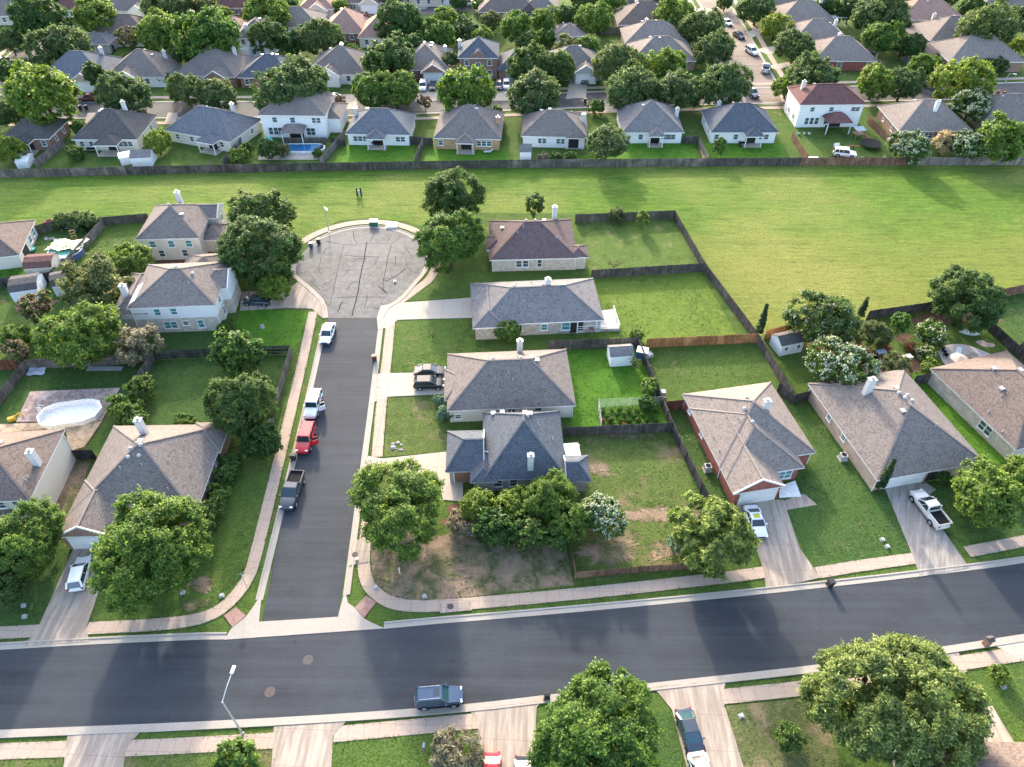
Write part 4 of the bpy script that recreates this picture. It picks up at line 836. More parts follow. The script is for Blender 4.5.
kind('cypress',.15,2,dict(limbs=1,r=.12,spread=.1),leafk='cyp',hr=5.2,clumps=150,leaves=9000,size=.10,rc=(.16,.27),shape='cone',elong=2.4)
kind('bigshrub',.05,1,dict(limbs=6,r=.04),leafk='bright',hr=.74,clumps=200,leaves=42000,size=.020,rc=(.08,.2))
kind('palm',.5,1,dict(limbs=5,r=.09),leafk='tanp',hr=.8,clumps=40,leaves=3200,size=.06,elong=2.6,rc=(.22,.38),droop=.4)
TN=0
def tree(px,py,rp,k,label,cat='tree',name=None,group=None,sz=1.,v=None,yw=1.):
    """px,py: crown centre in the photo; rp: half its width there in pixels"""
    global TN; hr,th,V=KIND[k]; r=5.
    for _ in range(8): hc=r*(hr*sz+th); r=rp*depth_at(py,hc)/FOC
    x,y=G(px,py,r*(hr*sz+th)); c,b,t=V[(TN if v is None else v)%len(V)]
    shrub='shrub' in k or k=='drybush'
    name=name or ('shrub' if shrub else 'cypress_tree' if k=='cypress' else 'tree'); cat='shrub' if shrub and cat=='tree' else cat
    o=thing(name,label,cat,(x,y,0),0,group or ('shrubs of the gardens' if cat=='shrub' else 'trees of the neighbourhood'))
    rr=random.Random(TN*31+5); o.rotation_euler=(0,0,rr.uniform(0,6.28)); q=lambda:rr.uniform(.95,1.05)
    o.scale=(r*q(),r*q()*yw,r*sz*q()); zo=(hr+th)
    for nm,me in(('trunk',t),('crown',c),('blossoms',b)):
        if me is None: continue
        if nm=='trunk' and shrub: nm='stem'
        ch=link(nm,me,o); ch.location=(0,0,zo)
    TN+=1; return o
TR=[
# --- close to the camera
(600,740,67,'bigbright','big bright green tree in the front garden beside the black bin'),
(900,702,76,'elm','huge feathery pale green elm leaning over the footpath in the lower right'),
(150,549,57,'bigoak','big yellow green tree hiding the brick corner house front'),
(398,503,51,'bigoak','round green tree at the slate roofed house drive by the side street','tree',None,None,.85),
(711,534,46,'willowy','loose feathery tree with pale sprays over the white sports car'),
(986,495,35,'bright','light green tree beside the white pickup drive'),
(1020,478,22,'lime','yellowish tree cut by the frame behind the white pickup lawn tree'),
(22,540,40,'bigoak','green tree at the west edge in front of the cream two storey house'),
(0,580,26,'dark','dark tree cut by the west edge below the cream two storey house'),
(840,366,33,'crape','white flowering round tree against the tall white chimney'),
(823,321,33,'lilac','dark round tree with a few lilac blooms behind the white garden shed'),
(968,299,33,'bigdark','dark broad leaved tree at the garden fence corner by the mown field'),
(872,333,17,'olive','olive brown tree between the cypress and the small ball tree'),
(901,322,9,'young','small bright ball headed tree in a ring of mulch'),
(241,405,35,'bigdark','tall dark tree at the fence between lawn and brick corner house'),
(262,442,20,'dark','smaller dark tree tucked under the tall one by the street fence'),
(236,353,23,'shrub','bluish green dome shaped shrub over the dark slatted fence'),
(258,250,40,'bigdark','very big dark tree beside the cul-de-sac drive','tree',None,None,.86),
(259,213,30,'dark','dark tree behind the very big one near the mown field edge'),
(273,287,17,'lime','slender yellow green tree in front of the very big dark tree'),
(453,196,31,'bigdark','dark tree at the mown field edge behind the round green one'),
(449,240,34,'bigoak','round green tree at the east rim of the cul-de-sac'),
(82,338,38,'bigshrub','bright lime green sprawling bush hiding the kidney shaped pool'),
(97,284,34,'olive','dark olive tree beside the two storey house chimney'),
(133,262,21,'bright','lime green tree between the two white west houses'),
(35,308,18,'crapepink','pinkish crape myrtle in front of the grey roofed barn shed'),
(12,338,17,'lime','light green bush like tree at the west edge above the red fence'),
(17,352,15,'crapepink','pinkish flowering bush at the west edge by the red fence'),
(138,346,20,'drytree','half bare greyish tree beside the stone ground floor'),
(535,204,10,'youngdark','slim young tree at the field edge behind the plum roofed house'),
(508,331,13,'bright','small bright tree against the long grey roofed house'),
(617,215,9,'olive','thin small tree at the back fence of the plum roofed house'),
(643,219,7,'young','little bright ball tree at the back fence of the plum roofed house'),
(614,264,6,'bare','nearly bare sapling on the lawn beside the plum roofed house'),
(637,335,7,'limeshrub','tiny lime bush at the timber deck lawn fence'),
(790,738,14,'shrub','round dark shrub on the pale lawn below the footpath'),
(235,760,22,'limeshrub','yellow green bush at the bottom edge beside the lamp post'),
(456,752,24,'drybush','dry straw coloured bush on the bottom lawn beside the red car drive'),
(492,762,0,'shrub',''),
(1000,674,10,'limeshrub','small golden bush on the lawn right of the feathery elm'),
(680,545,11,'blueshrub','round silvery blue shrub behind the leaning corner fence'),
(463,523,16,'drybush','round dry flowered shrub at the dirt corner lot hedge end'),
(650,386,10,'limeshrub','yellow green bush on the fence between the two back lawns'),
(647,403,8,'shrub','dark green bush under the yellow green one on the same fence'),
(635,363,6,'bare','wispy sapling between the small white shed and the fence'),
(440,401,7,'blueshrub','bluish upright shrub at the cream house garage corner'),
(445,414,8,'blueshrub','second bluish shrub nearer the slate roofed house'),
(932,333,14,'creamshrub','cream flowered bush in the middle of the north-east garden lawn'),
(926,353,9,'creamshrub','smaller pale bush beside the curved terrace'),
(931,368,10,'limeshrub','light green bush at the stone house corner by the terrace'),
(897,366,16,'olive','brownish green tree at the garden corner beside the tan chimney house'),
(910,347,6,'redshrub','deep red shrub in the mulch beside the garden lawn'),
(884,345,7,'redshrub','dusky red shrub left of the deep red one'),
(913,358,0,'shrub',''),
(140,390,14,'shrub','loose green shrub at the fence end above the brick corner house'),
(125,408,16,'limeshrub','bright green bush beside the timber pool deck'),
(135,420,12,'shrub','dark green bush at the brick corner house back wall'),
(185,422,10,'limeshrub','low lime bush along the brick corner house back wall'),
(227,328,9,'shrub','round clipped bush at the two storey house corner'),
(60,262,0,'shrub',''),
(57,272,6,'shrub','dark small shrub beside the red roofed shed'),
(508,330,0,'young',''),
(990,462,0,'shrub',''),
(463,200,0,'oak',''),
(320,197,0,'oak',''),
(480,506,20,'lime','light green tree at the west end of the hedge trees by the slate roof'),
(513,505,21,'lime','open crowned light green tree below the slab chimney'),
(549,497,27,'bigoak','leafy green tree right of the slab chimney in the hedge row'),
(566,520,24,'bright','dark bushy tree at the east end of the hedge row'),
(602,517,23,'crape','white blossoming crape myrtle at the yard corner of the hedge row'),
(495,528,20,'shrub','dark green hedge bush below the westmost light green tree'),
(527,532,18,'shrub','dark green hedge bush in the middle of the hedge row'),
(558,535,16,'shrub','low dark hedge bush above the dirt corner lot'),
# foundation shrubs
(231,462,10,'shrub','round shrub topmost along the brick corner house side wall'),
(226,476,11,'shrub','second shrub down along the brick corner house side wall'),
(219,492,11,'limeshrub','paler shrub by the teal window of the brick corner house'),
(213,509,12,'shrub','dark shrub below the teal window of the brick corner house'),
(205,526,12,'shrub','dark shrub close to the big yellow green tree, by the side wall'),
(200,545,11,'shrub','lowest shrub of the side wall row, under the big tree edge'),
(432,330,0,'bare',''),
(432,334,4,'bare','tiny sapling on the lawn between the two white drives'),
(976,480,0,'shrub',''),
(943,478,8,'shrub','low clipped shrub under the teal front window'),
# hedge over the north west fence
(62,221,9,'hedgeb','ivy clad shrub at the fence corner by the cluttered pool'),
(75,220,10,'hedgeb','leafy bush overhanging the north fence beyond the cluttered pool'),
(88,221,11,'hedgeb','pale leaved bush at the fence corner next to the empty lawn'),
# --- back row gardens
(607,142,21,'paletop','dark round tree with pale blossom at the field fence between two white houses'),
(157,142,14,'lime','bright yellow green tree in the slate roofed house garden'),
(8,150,16,'lime','yellow green tree at the west edge behind the field fence'),
(268,149,11,'dark','dark little tree left of the long blue pool'),
(283,150,8,'olive','small tree in front of the long blue pool'),
(719,147,7,'young','slim light tree in the black roofed house garden'),
(910,146,20,'crape','white flowering bush tree below the sunlit tan roof'),
(944,141,10,'palm','tan tufted palm like tree between two flowering bushes'),
(968,145,18,'crape','flowering hedge tree at the east field fence'),
(1000,138,26,'bright','yellow green tree at the east end of the field fence'),
(75,153,8,'shrub','rounded shrub in the slate roofed house garden'),
(238,156,9,'limeshrub','leafy bush at the fence beside the blue pool garden'),
(247,148,6,'shrub','dark bush beside the grey blue roofed house fence'),
(556,158,6,'shrub','dark shrub near the white well house'),
(571,157,6,'shrub','bushy shrub beside the dark round fence tree'),
(543,157,6,'drybush','straggly bush right beside the white well house'),
(338,103,9,'craperose','red crape myrtle between the pool house and white house'),
(425,102,8,'craperose','dark red crape myrtle in the gap beside the far street'),
(596,107,8,'shrub','dark shrub at the far street kerb before the white house'),
(80,128,8,'shrub','bush between the charcoal and slate roofed houses'),
(145,79,6,'shrub','dark conical shrub before the mauve roofed house'),
(163,79,7,'limeshrub','clipped lime shrub right of the mauve roofed house'),
(158,68,5,'redshrub','magenta flowering shrub beside the mauve roofed house'),
(497,112,7,'shrub','bush behind the tan roofed house by the far street'),
(310,158,0,'shrub',''),
(317,153,5,'shrub','dark shrub at the east end of the long blue pool'),
(736,118,7,'crapepink','pink flowering bush beside the black roofed house'),
# --- along the far street
(42,95,38,'lime','broad yellow green oak above the charcoal roofed house'),
(10,112,16,'oak','grey green tree at the west edge by the far street'),
(125,96,28,'oak','grey green round oak above the slate roofed house'),
(186,90,19,'oak','left one of the paired oaks behind the grey blue roof'),
(217,94,20,'oak','right one of the paired oaks behind the grey blue roof'),
(292,90,36,'oak','wide flat topped oak above the two storey pool house'),
(370,90,20,'bright','green tree left half of the pair above the white house'),
(396,90,21,'bright','brighter tree right half of the pair above the white house'),
(465,93,29,'bright','round green street tree above the orange brick house'),
(535,93,28,'oak','pale round street oak before the gabled garage house'),
(632,88,28,'oak','green street oak before the north street corner'),
(679,90,25,'oak','left corner oak of the two beside the north street'),
(724,87,27,'oak','right corner oak of the two beside the north street'),
(787,86,14,'lime','small yellowish oak at the north street junction'),
(812,78,29,'oak','wide oak above the maroon roof'),
(875,82,20,'lime','sunlit oak between the maroon and tan roofs'),
(903,84,20,'oak','shadier oak half right above the sunlit tan roof'),
(965,82,29,'lime','broad sunlit oak on the far street in the east'),
(970,107,20,'crape','white flowering tree between the two eastmost field houses'),
(925,68,16,'bright','yellow green bushy tree by the porch of the pinkish tan house'),
(937,80,8,'oak','small tree below the bushy one on the far street'),
(11,76,11,'youngdark','pointed young tree at the bend of the west street'),
(30,67,8,'shrub','rounded bush on the inside of the west street bend'),
(94,74,10,'youngdark','upright tree between the twin gables and mauve roof'),
(104,78,9,'dark','dark bushy tree right beside the upright one'),
# --- beyond the far street
(57,46,27,'oak','wide grey green oak behind the twin gable house'),
(40,20,27,'dark','big dark oak in the far west block'),
(10,42,15,'oak','tree at the west edge north of the street bend'),
(98,17,22,'bright','round bright green tree right of the rust red roof'),
(128,38,13,'crapepink','brownish pink crape before the big lime oaks'),
(160,33,24,'bright','big lime topped oak, left of the twin'),
(208,38,31,'bright','big lime topped oak, right of the twin'),
(186,48,18,'dark','dark lower crown between the twin lime oaks'),
(165,8,24,'oak','grey green oak at the top behind the twin lime oaks'),
(198,10,20,'olive','olive toned oak at the top edge beside the brick house'),
(222,17,12,'lime','small yellowish tree at the top beside the brick house'),
(267,13,24,'lime','golden green oak at the top above the white two storey house'),
(268,37,18,'dark','dark oak in front of the white two storey house'),
(296,41,16,'dark','dark oak right of the white two storey house'),
(322,38,22,'oak','dense oak beside the salmon gabled house'),
(355,50,7,'limeshrub','bright bush in the sunlit gap beside the salmon gable'),
(390,60,28,'dark','dark round oak behind the paired street trees'),
(365,18,8,'craperose','pink crape myrtle at the far top street'),
(400,22,24,'dark','tall dark oak right of the pink crape'),
(415,48,15,'dark','dark tree behind the tan garage house'),
(437,36,18,'bright','green tree behind the red brick two storey house'),
(447,22,15,'bright','bright green tree at the top street edge'),
(465,30,16,'oak','lighter oak behind the red brick chimney'),
(482,39,13,'bright','low bright tree behind the slate garage roof'),
(490,21,11,'olive','olive tree left of the brown hip roof'),
(516,28,18,'bright','big yellow green oak below the brown hip roof'),
(450,62,13,'oak','flowering oak beside the red brick front'),
(456,72,9,'craperose','pink crape myrtle before the red brick house'),
(530,66,22,'dark','dark oak pair, left crown before the gabled garage house'),
(556,68,20,'dark','dark oak pair, right crown before the gabled garage house'),
(545,20,15,'bright','bright oak at the top right of the brown hip roof'),
(567,16,14,'dark','dark oak at the top between two bright ones'),
(593,18,19,'bright','round lime green oak left of the sunlit tan roofs'),
(528,42,13,'dark','dark low tree behind the dark oak pair'),
(546,37,10,'limeshrub','lime bush among the oaks behind the gabled garage'),
(566,47,14,'olive','olive tree over the low buried tan roof'),
(588,48,13,'bright','yellow green tree beside the white patio'),
(597,55,8,'bright','small green tree at the white patio corner'),
(617,63,25,'oak','wide oak between gabled garage house and sunlit tan roof'),
(621,14,9,'olive','thin tree beside the brown roofed house lean-to'),
(665,67,22,'lime','pale lime tree before the street corner house'),
(676,16,20,'bright','yellow green oak by the brown roofed house'),
(703,28,22,'oak','grey green oak on the west side of the north street'),
(715,50,21,'oak','second grey green oak nearer on the north street'),
(697,51,5,'redshrub','orange red shrub under the second north street oak'),
(757,9,18,'oak','oak at the top right of the north street'),
(776,26,15,'lime','sunlit yellow oak on the east side of the north street'),
(795,46,20,'oak','grey green tree beside the brick corner house'),
(827,8,13,'dark','dark tree behind the white awning'),
(850,9,14,'dark','dark tree at the top right of the white awning'),
(880,16,26,'oak','wide oak before the salmon roof'),
(882,38,19,'bright','bright round oak on the lawn of the brick corner house'),
(911,46,13,'dark','dark oak beside the east porch houses'),
(902,25,9,'dark','small dark tree below the salmon roof'),
(987,30,29,'oak','wide grey green oak east of the back porch house'),
(972,8,14,'dark','dark oak at the top between salmon and white houses'),
(1013,20,17,'oak','oak at the east edge before the far white house'),
(1018,46,9,'lime','yellow green tree at the east edge by the pinkish tan house'),
(1000,40,7,'crapepink','pinkish bush beside the pinkish tan house'),
(948,62,8,'drybush','pale flowering bush before the east porch'),
(1000,66,9,'lilac','dusky flowering bush along the pinkish tan house wall'),
(985,66,8,'shrub','dark shrub along the pinkish tan house wall'),
(850,55,5,'shrub','shrub at the red brick corner house wall'),
(878,64,6,'drybush','bare bush at the east end of the brick corner house'),
(5,12,0,'oak',''),(15,3,13,'dark','dark tree in the far top left corner'),
(145,4,11,'olive','brownish tree at the top beside the grey white garage house'),
(290,6,10,'dark','dark shrubby tree left of the wide garage at the top'),
(340,6,9,'bright','round bright shrub tree right of the wide garage at the top'),
(350,-2,8,'crapepink','reddish tree at the very top centre left'),
(390,-3,12,'dark','dark tree cut by the top edge left of centre'),
(458,2,9,'dark','dark tree by the top street bend'),
(480,4,8,'bright','green bush at the top beside the brown hip roof'),
(526,2,10,'dark','dark tree at the top edge just right of the brown hip roof'),
(585,0,14,'dark','dark green oak cut by the top edge right of centre'),
(612,2,12,'bright','bright oak cut by the top edge above the tan roofs'),
(660,-2,12,'lime','golden oak at the top edge left of the north street'),
(725,3,8,'dark','dark tree where the north street leaves the top edge'),
(740,12,0,'oak',''),(905,-4,12,'dark','dark tree at the top edge left of the salmon roof'),
(945,-3,12,'oak','oak at the top edge above the salmon roof'),(1000,-2,12,'dark','dark tree at the top edge in the east'),
(217,-3,10,'dark','dark tree above the brick house at the top edge'),(60,-4,12,'dark','dark tree above the rust red roof'),
]
kind('hedgeb',.03,1,dict(limbs=4,r=.04),leafk='oak',hr=.75,clumps=50,leaves=4200,size=.06,rc=(.2,.34))
for t in TR:
    if t[2]: tree(*t,**({'cat':'shrub','name':'shrub'} if t[3]=='hedgeb' else {}))
def cypress(base,tip,w,label):
    x,y=G(*base); v=(383.5-tip[1])/FOC; dr=CD+v*SD; hgt=CAMH+(-SD+v*CD)*y/dr
    r=w/FOC*depth_at(base[1],0)/2; hr,th,V=KIND['cypress']; o=thing('cypress_tree',label,'tree',(x,y,0),0,'cypress trees'); o.scale=(r,r,hgt/(2*hr+th))
    c,b,t=V[int(x)%2]
    for nm,me in(('trunk',t),('crown',c)): link(nm,me,o).location=(0,0,hr+th)
cypress((877,492),(897,458),11,'slim dark cypress at the garage corner behind the white pickup')
cypress((757,339),(770,303),9,'slim dark cypress beside the small white garden shed')
cypress((858,321),(867,297),8,'slim dark cypress right of the dark lilac flowered tree')

# ---------------------------------------------------------------- rough grass on the near lawns and along path edges
def inside(p,q):
    c=False; n=len(q)
    for i in range(n):
        (ax,ay),(bx,by)=q[i],q[i-1]
        if (ay>p[1])!=(by>p[1]) and p[0]<(bx-ax)*(p[1]-ay)/(by-ay)+ax: c=not c
    return c
g=np.random.default_rng(5); pts=[]
for e in EDGES:
    for (ax,ay),(bx,by) in zip(e,e[1:]):
        L=math.hypot(bx-ax,by-ay)
        for i in range(int(L*7)): t=g.random(); pts.append((ax+(bx-ax)*t+g.normal()*.10,ay+(by-ay)*t+g.normal()*.10,.05))
for q,k in LAWNS:
    x0,x1=min(p[0] for p in q),max(p[0] for p in q); y0,y1=min(p[1] for p in q),max(p[1] for p in q)
    if y0>100: continue
    n=int((x1-x0)*(y1-y0)*(3.2 if 'worn' in k or 'dry' in k else 4.2)); cl=g.random((40,2))
    for i in range(n):
        if g.random()<.6: p=(g.uniform(x0,x1),g.uniform(y0,y1))
        else: c=cl[g.integers(40)]; p=(x0+(x1-x0)*c[0]+g.normal()*.9,y0+(y1-y0)*c[1]+g.normal()*.9)
        if inside(p,q): pts.append((*p,.03))
pts=np.array(pts); nr=g.normal(size=(len(pts),3))*.55+np.array([0,0,.8]); nr/=np.linalg.norm(nr,axis=1)[:,None]
me=leaf_mesh('grass_tufts',pts,nr,g.uniform(.04,.10,len(pts)),g.normal(.4,.25,len(pts)),[lf('tuft')],1.8,g)
o=link('grass_tufts',me); tag(o,'rough tufts of grass on the near lawns and path edges','grass',None,'stuff')
# ================================================================ FENCES
FW=dict(grey=((.14,.12,.105),(.205,.18,.16)),dark=((.085,.075,.07),(.14,.125,.115)),cedar=((.36,.17,.07),(.46,.24,.11)),brown=((.20,.115,.075),(.29,.17,.115)),red=((.17,.06,.04),(.24,.09,.06)),pale=((.21,.185,.16),(.30,.265,.23)),black=((.05,.048,.048),(.085,.08,.08)))
def fw(k): return M('fence_'+k,wood,*FW[k])
FN=0
def fence(label,k,*px,h=1.85,side=1,world=None,pk=.15,lean=.0,rails=(.3,.95,1.6),slat=False):
    global FN; FN+=1; rr=random.Random(FN); pts=world or P(*px); o=thing('wooden_fence',label,'fence',(*pts[0],0),0,'wooden garden fences'); m=fw(k); ox,oy=pts[0]
    d0=0
    for (ax,ay),(bx,by) in zip(pts,pts[1:]):
        ax-=ox;bx-=ox;ay-=oy;by-=oy; L=math.hypot(bx-ax,by-ay); ux,uy=(bx-ax)/L,(by-ay)/L; nx,ny=-uy*side,ux*side; rz=math.atan2(uy,ux); mb=MB(); n=max(1,int(L/pk))
        if slat:
            for j in range(6): mb.bar((ax+nx*.03,ay+ny*.03,.2+j*.29),(bx+nx*.03,by+ny*.03,.2+j*.29),.03,.2)
        else:
            for i in range(n):
                t=(i+.5)*L/n; hh=h+rr.uniform(-.035,.03); wob=rr.uniform(-.008,.008); mb.box((ax+ux*t+nx*(.055+wob),ay+uy*t+ny*(.055+wob),hh/2),(L/n-.012,.022,hh),rz)
        mb.build('board_panel',m,o)
        rb=MB()
        for z in rails: rb.bar((ax,ay,z),(bx,by,z),.05,.09)
        rb.build('rail',m,o)
        k_=max(1,round(L/2.45))
        for i in range(k_+1):
            t=L*i/k_; MB().box((ax+ux*t-nx*.03,ay+uy*t-ny*.03,h*.49),(.1,.1,h*.98),rz).build('post',m,o)
    return o
TL=lambda px:(lambda x:(x,np.interp(x,[-260,-105.7,-53.5,0,54.2,300],[134,138.5,141,142.8,143.7,145])))((px-512)/FOC*depth_at(np.interp(px,[0,512,1024],[178,168,165])))
for a,b,k,l in [(-70,0,'grey','grey field fence run cut by the west edge'),(0,128,'grey','grey field fence run behind the charcoal and slate roofed houses'),(128,222,'dark','dark field fence run behind the grey blue roofed house'),(222,320,'dark','dark field fence run along the blue pool garden'),(320,415,'dark','dark field fence run behind the square bright lawn'),(415,512,'dark','dark field fence run behind the orange brick house'),(512,600,'grey','grey field fence run behind the white well house'),(600,706,'grey','grey field fence run from the dark round fence tree to the wooden walkway'),(706,800,'dark','dark field fence run behind the black roofed house'),(800,905,'brown','newer brown field fence run behind the toy strewn garden'),(905,1100,'pale','pale weathered field fence run under the flowering hedge')]:
    x0,y0=TL(a); x1,y1=TL(b); fence(l,k,world=[(x0,float(y0)),(x1,float(y1))],side=1)
for l,k,p in [
 ('pale side fence between charcoal and slate roofed gardens','pale',((37,169),(66,146))),
 ('pale side fence left of the blue pool garden','pale',((224,168),(250,137))),
 ('silvery side fence between blue pool garden and bright square lawn','pale',((321,167),(345,138))),
 ('short fence joining pool house and white house','dark',((332,146),(346,146))),
 ('grey side fence between the white and orange brick gardens','pale',((415,166),(423,146))),
 ('short dark fence between white and orange brick houses','dark',((410,144),(433,146))),
 ('dark short fence beside the wooden walkway','dark',((682,144),(698,144))),
 ('grey side fence along the wooden walkway','pale',((707,163),(698,145))),
 ('brown side fence of the toy strewn garden by the black roofed house','brown',((806,163),(791,139))),
 ('brown side fence of the toy strewn garden by the brick house','brown',((905,161),(867,123))),
 ('brown fence by the lawn east of the brick corner house','pale',((909,68),(893,50))),
 ('dark fence below the porch of the middle east house','dark',((922,50),(945,48))),
 ('dark fence behind the twin gable house','dark',((85,50),(116,52))),
 ('grey fence at the white patio behind the gabled garage','grey',((596,34),(624,34))),
 ('dark rear fence of the plum roofed house garden','dark',((575,223),(674,219))),
 ('long dark diagonal fence at the mown field edge','dark',((674,219),(704,272),(756,342))),
 ('dark fence between plum and grey roofed house lawns','dark',((591,279),(703,272))),
 ('dark fence between the timber deck and the white shed lawn','dark',((548,350),(637,347))),
 ('bright new cedar fence between two back lawns','cedar',((646,348),(755,343))),
 ('dark fence down the side of the white shed lawn','dark',((637,347),(649,376),(671,431))),
 ('dark fence beside the air conditioner of the red brick house','dark',((671,431),(700,492),(716,520))),
 ('dark fence between the vegetable bed and the worn yard','dark',((563,437),(671,432))),
 ('short red fence at the back corner of the red brick house','red',((665,411),(685,409))),
 ('dark weathered diagonal fence right of the red brick house','dark',((756,342),(790,399))),
 ('short dark fence between the red and tan brick houses','dark',((792,404),(812,399))),
 ('short fence at the back corner of the red brick house chimney side','dark',((777,392),(791,404))),
 ('dark short fence between tan brick and cream stone houses','dark',((912,385),(934,383))),
 ('rust coloured fence behind the small white garden shed','cedar',((764,340),(796,331))),
 ('dark garden fence at the field by the small ball tree','dark',((866,320),(935,310))),
 ('brown garden fence at the field cut by the east edge','brown',((935,310),(1040,290))),
 ('dark fence between terrace garden and the east lawn','dark',((978,322),(1024,364))),
 ('dark stub fence at the east edge by the terrace house','dark',((1016,352),(1040,344))),
 ('grey street fence beside the tall dark tree','grey',((292,355),(270,433))),
 ('short grey fence down between the two west lawns','grey',((155,361),(138,386))),
 ('red stained fence at the west edge','red',((-20,371),(26,369))),
 ('weathered low fence behind the lime green sprawling bush','grey',((28,369),(96,367),(155,361))),
 ('grey diagonal fence at the west edge by the pool deck lawn','grey',((28,371),(-10,420))),
 ('dark gate fence between pool deck and brick corner house','black',((74,460),(97,459))),
 ('pale railed fence beside the cluttered pool garden','pale',((105,228),(57,281))),
 ('dark fence at the field behind the empty west lawn','dark',((105,226),(150,222))),
 ('dark fence beneath the ivy at the cluttered garden','dark',((34,236),(62,228),(105,226))),
 ('dark low fence behind the grey barn shed','black',((-10,289),(56,281))),
 ('old leaning fence at the worn yard beside the dirt lot','brown',((569,544),(575,579))),
 ('old dark fence along the footpath below the worn yard','brown',((575,579),(640,573),(722,567)))]:
    fence(l,k,*p,side=-1 if 'railed' in l or 'diagonal fence' in l else 1,h=1.35 if 'below the worn' in l or 'leaning' in l else 1.85,rails=(.2,.75) if 'below the worn' in l or 'leaning' in l else (.3,.95,1.6))
fence('dark horizontal slat fence above the west lawn','black',(156,360),(292,354),slat=True)
# netted bed frame
def wire(label,pts,h=1.5):
    o=thing('wire_fence',label,'fence',(*pts[0],0)); ox,oy=pts[0]; w=MB(); m=M('wire',plain,(.42,.45,.42),.5)
    for (ax,ay),(bx,by) in zip(pts,pts[1:]):
        ax-=ox;bx-=ox;ay-=oy;by-=oy;L=math.hypot(bx-ax,by-ay)
        for j in range(7): w.bar((ax,ay,.05+j*(h-.06)/6),(bx,by,.05+j*(h-.06)/6),.02)
        for i in range(int(L/.25)+1): t=i*.25/L; w.bar((ax+(bx-ax)*t,ay+(by-ay)*t,0),(ax+(bx-ax)*t,ay+(by-ay)*t,h),.014)
        for i in range(int(L/2.4)+1): t=i*2.4/L; MB().box((ax+(bx-ax)*t,ay+(by-ay)*t,h/2+.05),(.07,.07,h+.1)).build('post',M('post_grey',plain,(.45,.45,.43)),o)
    w.build('netting',m,o)
wire('wire netting fence round the vegetable bed behind the cream house',P((601,428),(598,407),(663,404)))
rr=random.Random(4)
for i in range(4):
    a=G(603,411+i*5.2); b=G(660+i,409+i*5.0); m=rr.choice(['limeshrub','shrub'])
    n=13
    for j in range(n):
        if (i*13+j)%2: continue
        x=603+(57)*j/n; tree(x+rr.uniform(-1,1),410+i*5,rr.uniform(2.0,3.4),['limeshrub','shrub','redshrub' if j%5==0 else 'limeshrub'][(i+j)%3],'leafy vegetable plant in the netted bed behind the cream house','plant','vegetable_plant','vegetable plants in the netted bed')
# ================================================================ VEHICLES
m_tyre=M('tyre',plain,(.022,.022,.024),.8); m_rim=M('rim',plain,(.50,.51,.53),.3,.5,.7); m_glas=M('car_glass',glass,(.02,.035,.042)); m_glast=M('car_glass_teal',glass,(.03,.075,.09)); m_head=M('headlight',plain,(.75,.77,.8),.15,.8); m_tail=M('taillight',plain,(.35,.02,.02),.25,.6); m_blk=M('black_plastic',plain,(.014,.014,.016),.85,.12)
VK=dict( # length, width, belt z, roof z, hood z, base(x0,x1), roof(x0,x1), ground clearance
 sedan=(4.75,1.84,.92,1.45,.86,(-1.95,1.05),(-1.05,.25),.22), sport=(4.75,1.9,.88,1.36,.84,(-1.75,.95),(-.85,.2),.2), suv=(4.8,1.93,1.08,1.76,1.05,(-2.3,1.05),(-2.0,.35),.28),
 boxsuv=(4.75,1.9,1.16,1.86,1.12,(-2.3,.95),(-2.2,.55),.32), hatch=(4.5,1.85,1.0,1.63,.96,(-2.15,1.15),(-1.7,.3),.24), van=(5.1,2.0,1.08,1.78,1.02,(-2.45,1.5),(-2.2,.65),.24), pickup=(5.75,1.98,1.12,1.86,1.12,(-.65,1.5),(-.45,.5),.34))
PA=dict(white=(.80,.80,.79),silver=(.50,.52,.55),blue=(.05,.085,.14),black=(.018,.019,.022),grey=(.075,.08,.09),red=(.60,.02,.025),dred=(.14,.02,.03),slate=(.055,.07,.09),pearl=(.64,.62,.57))
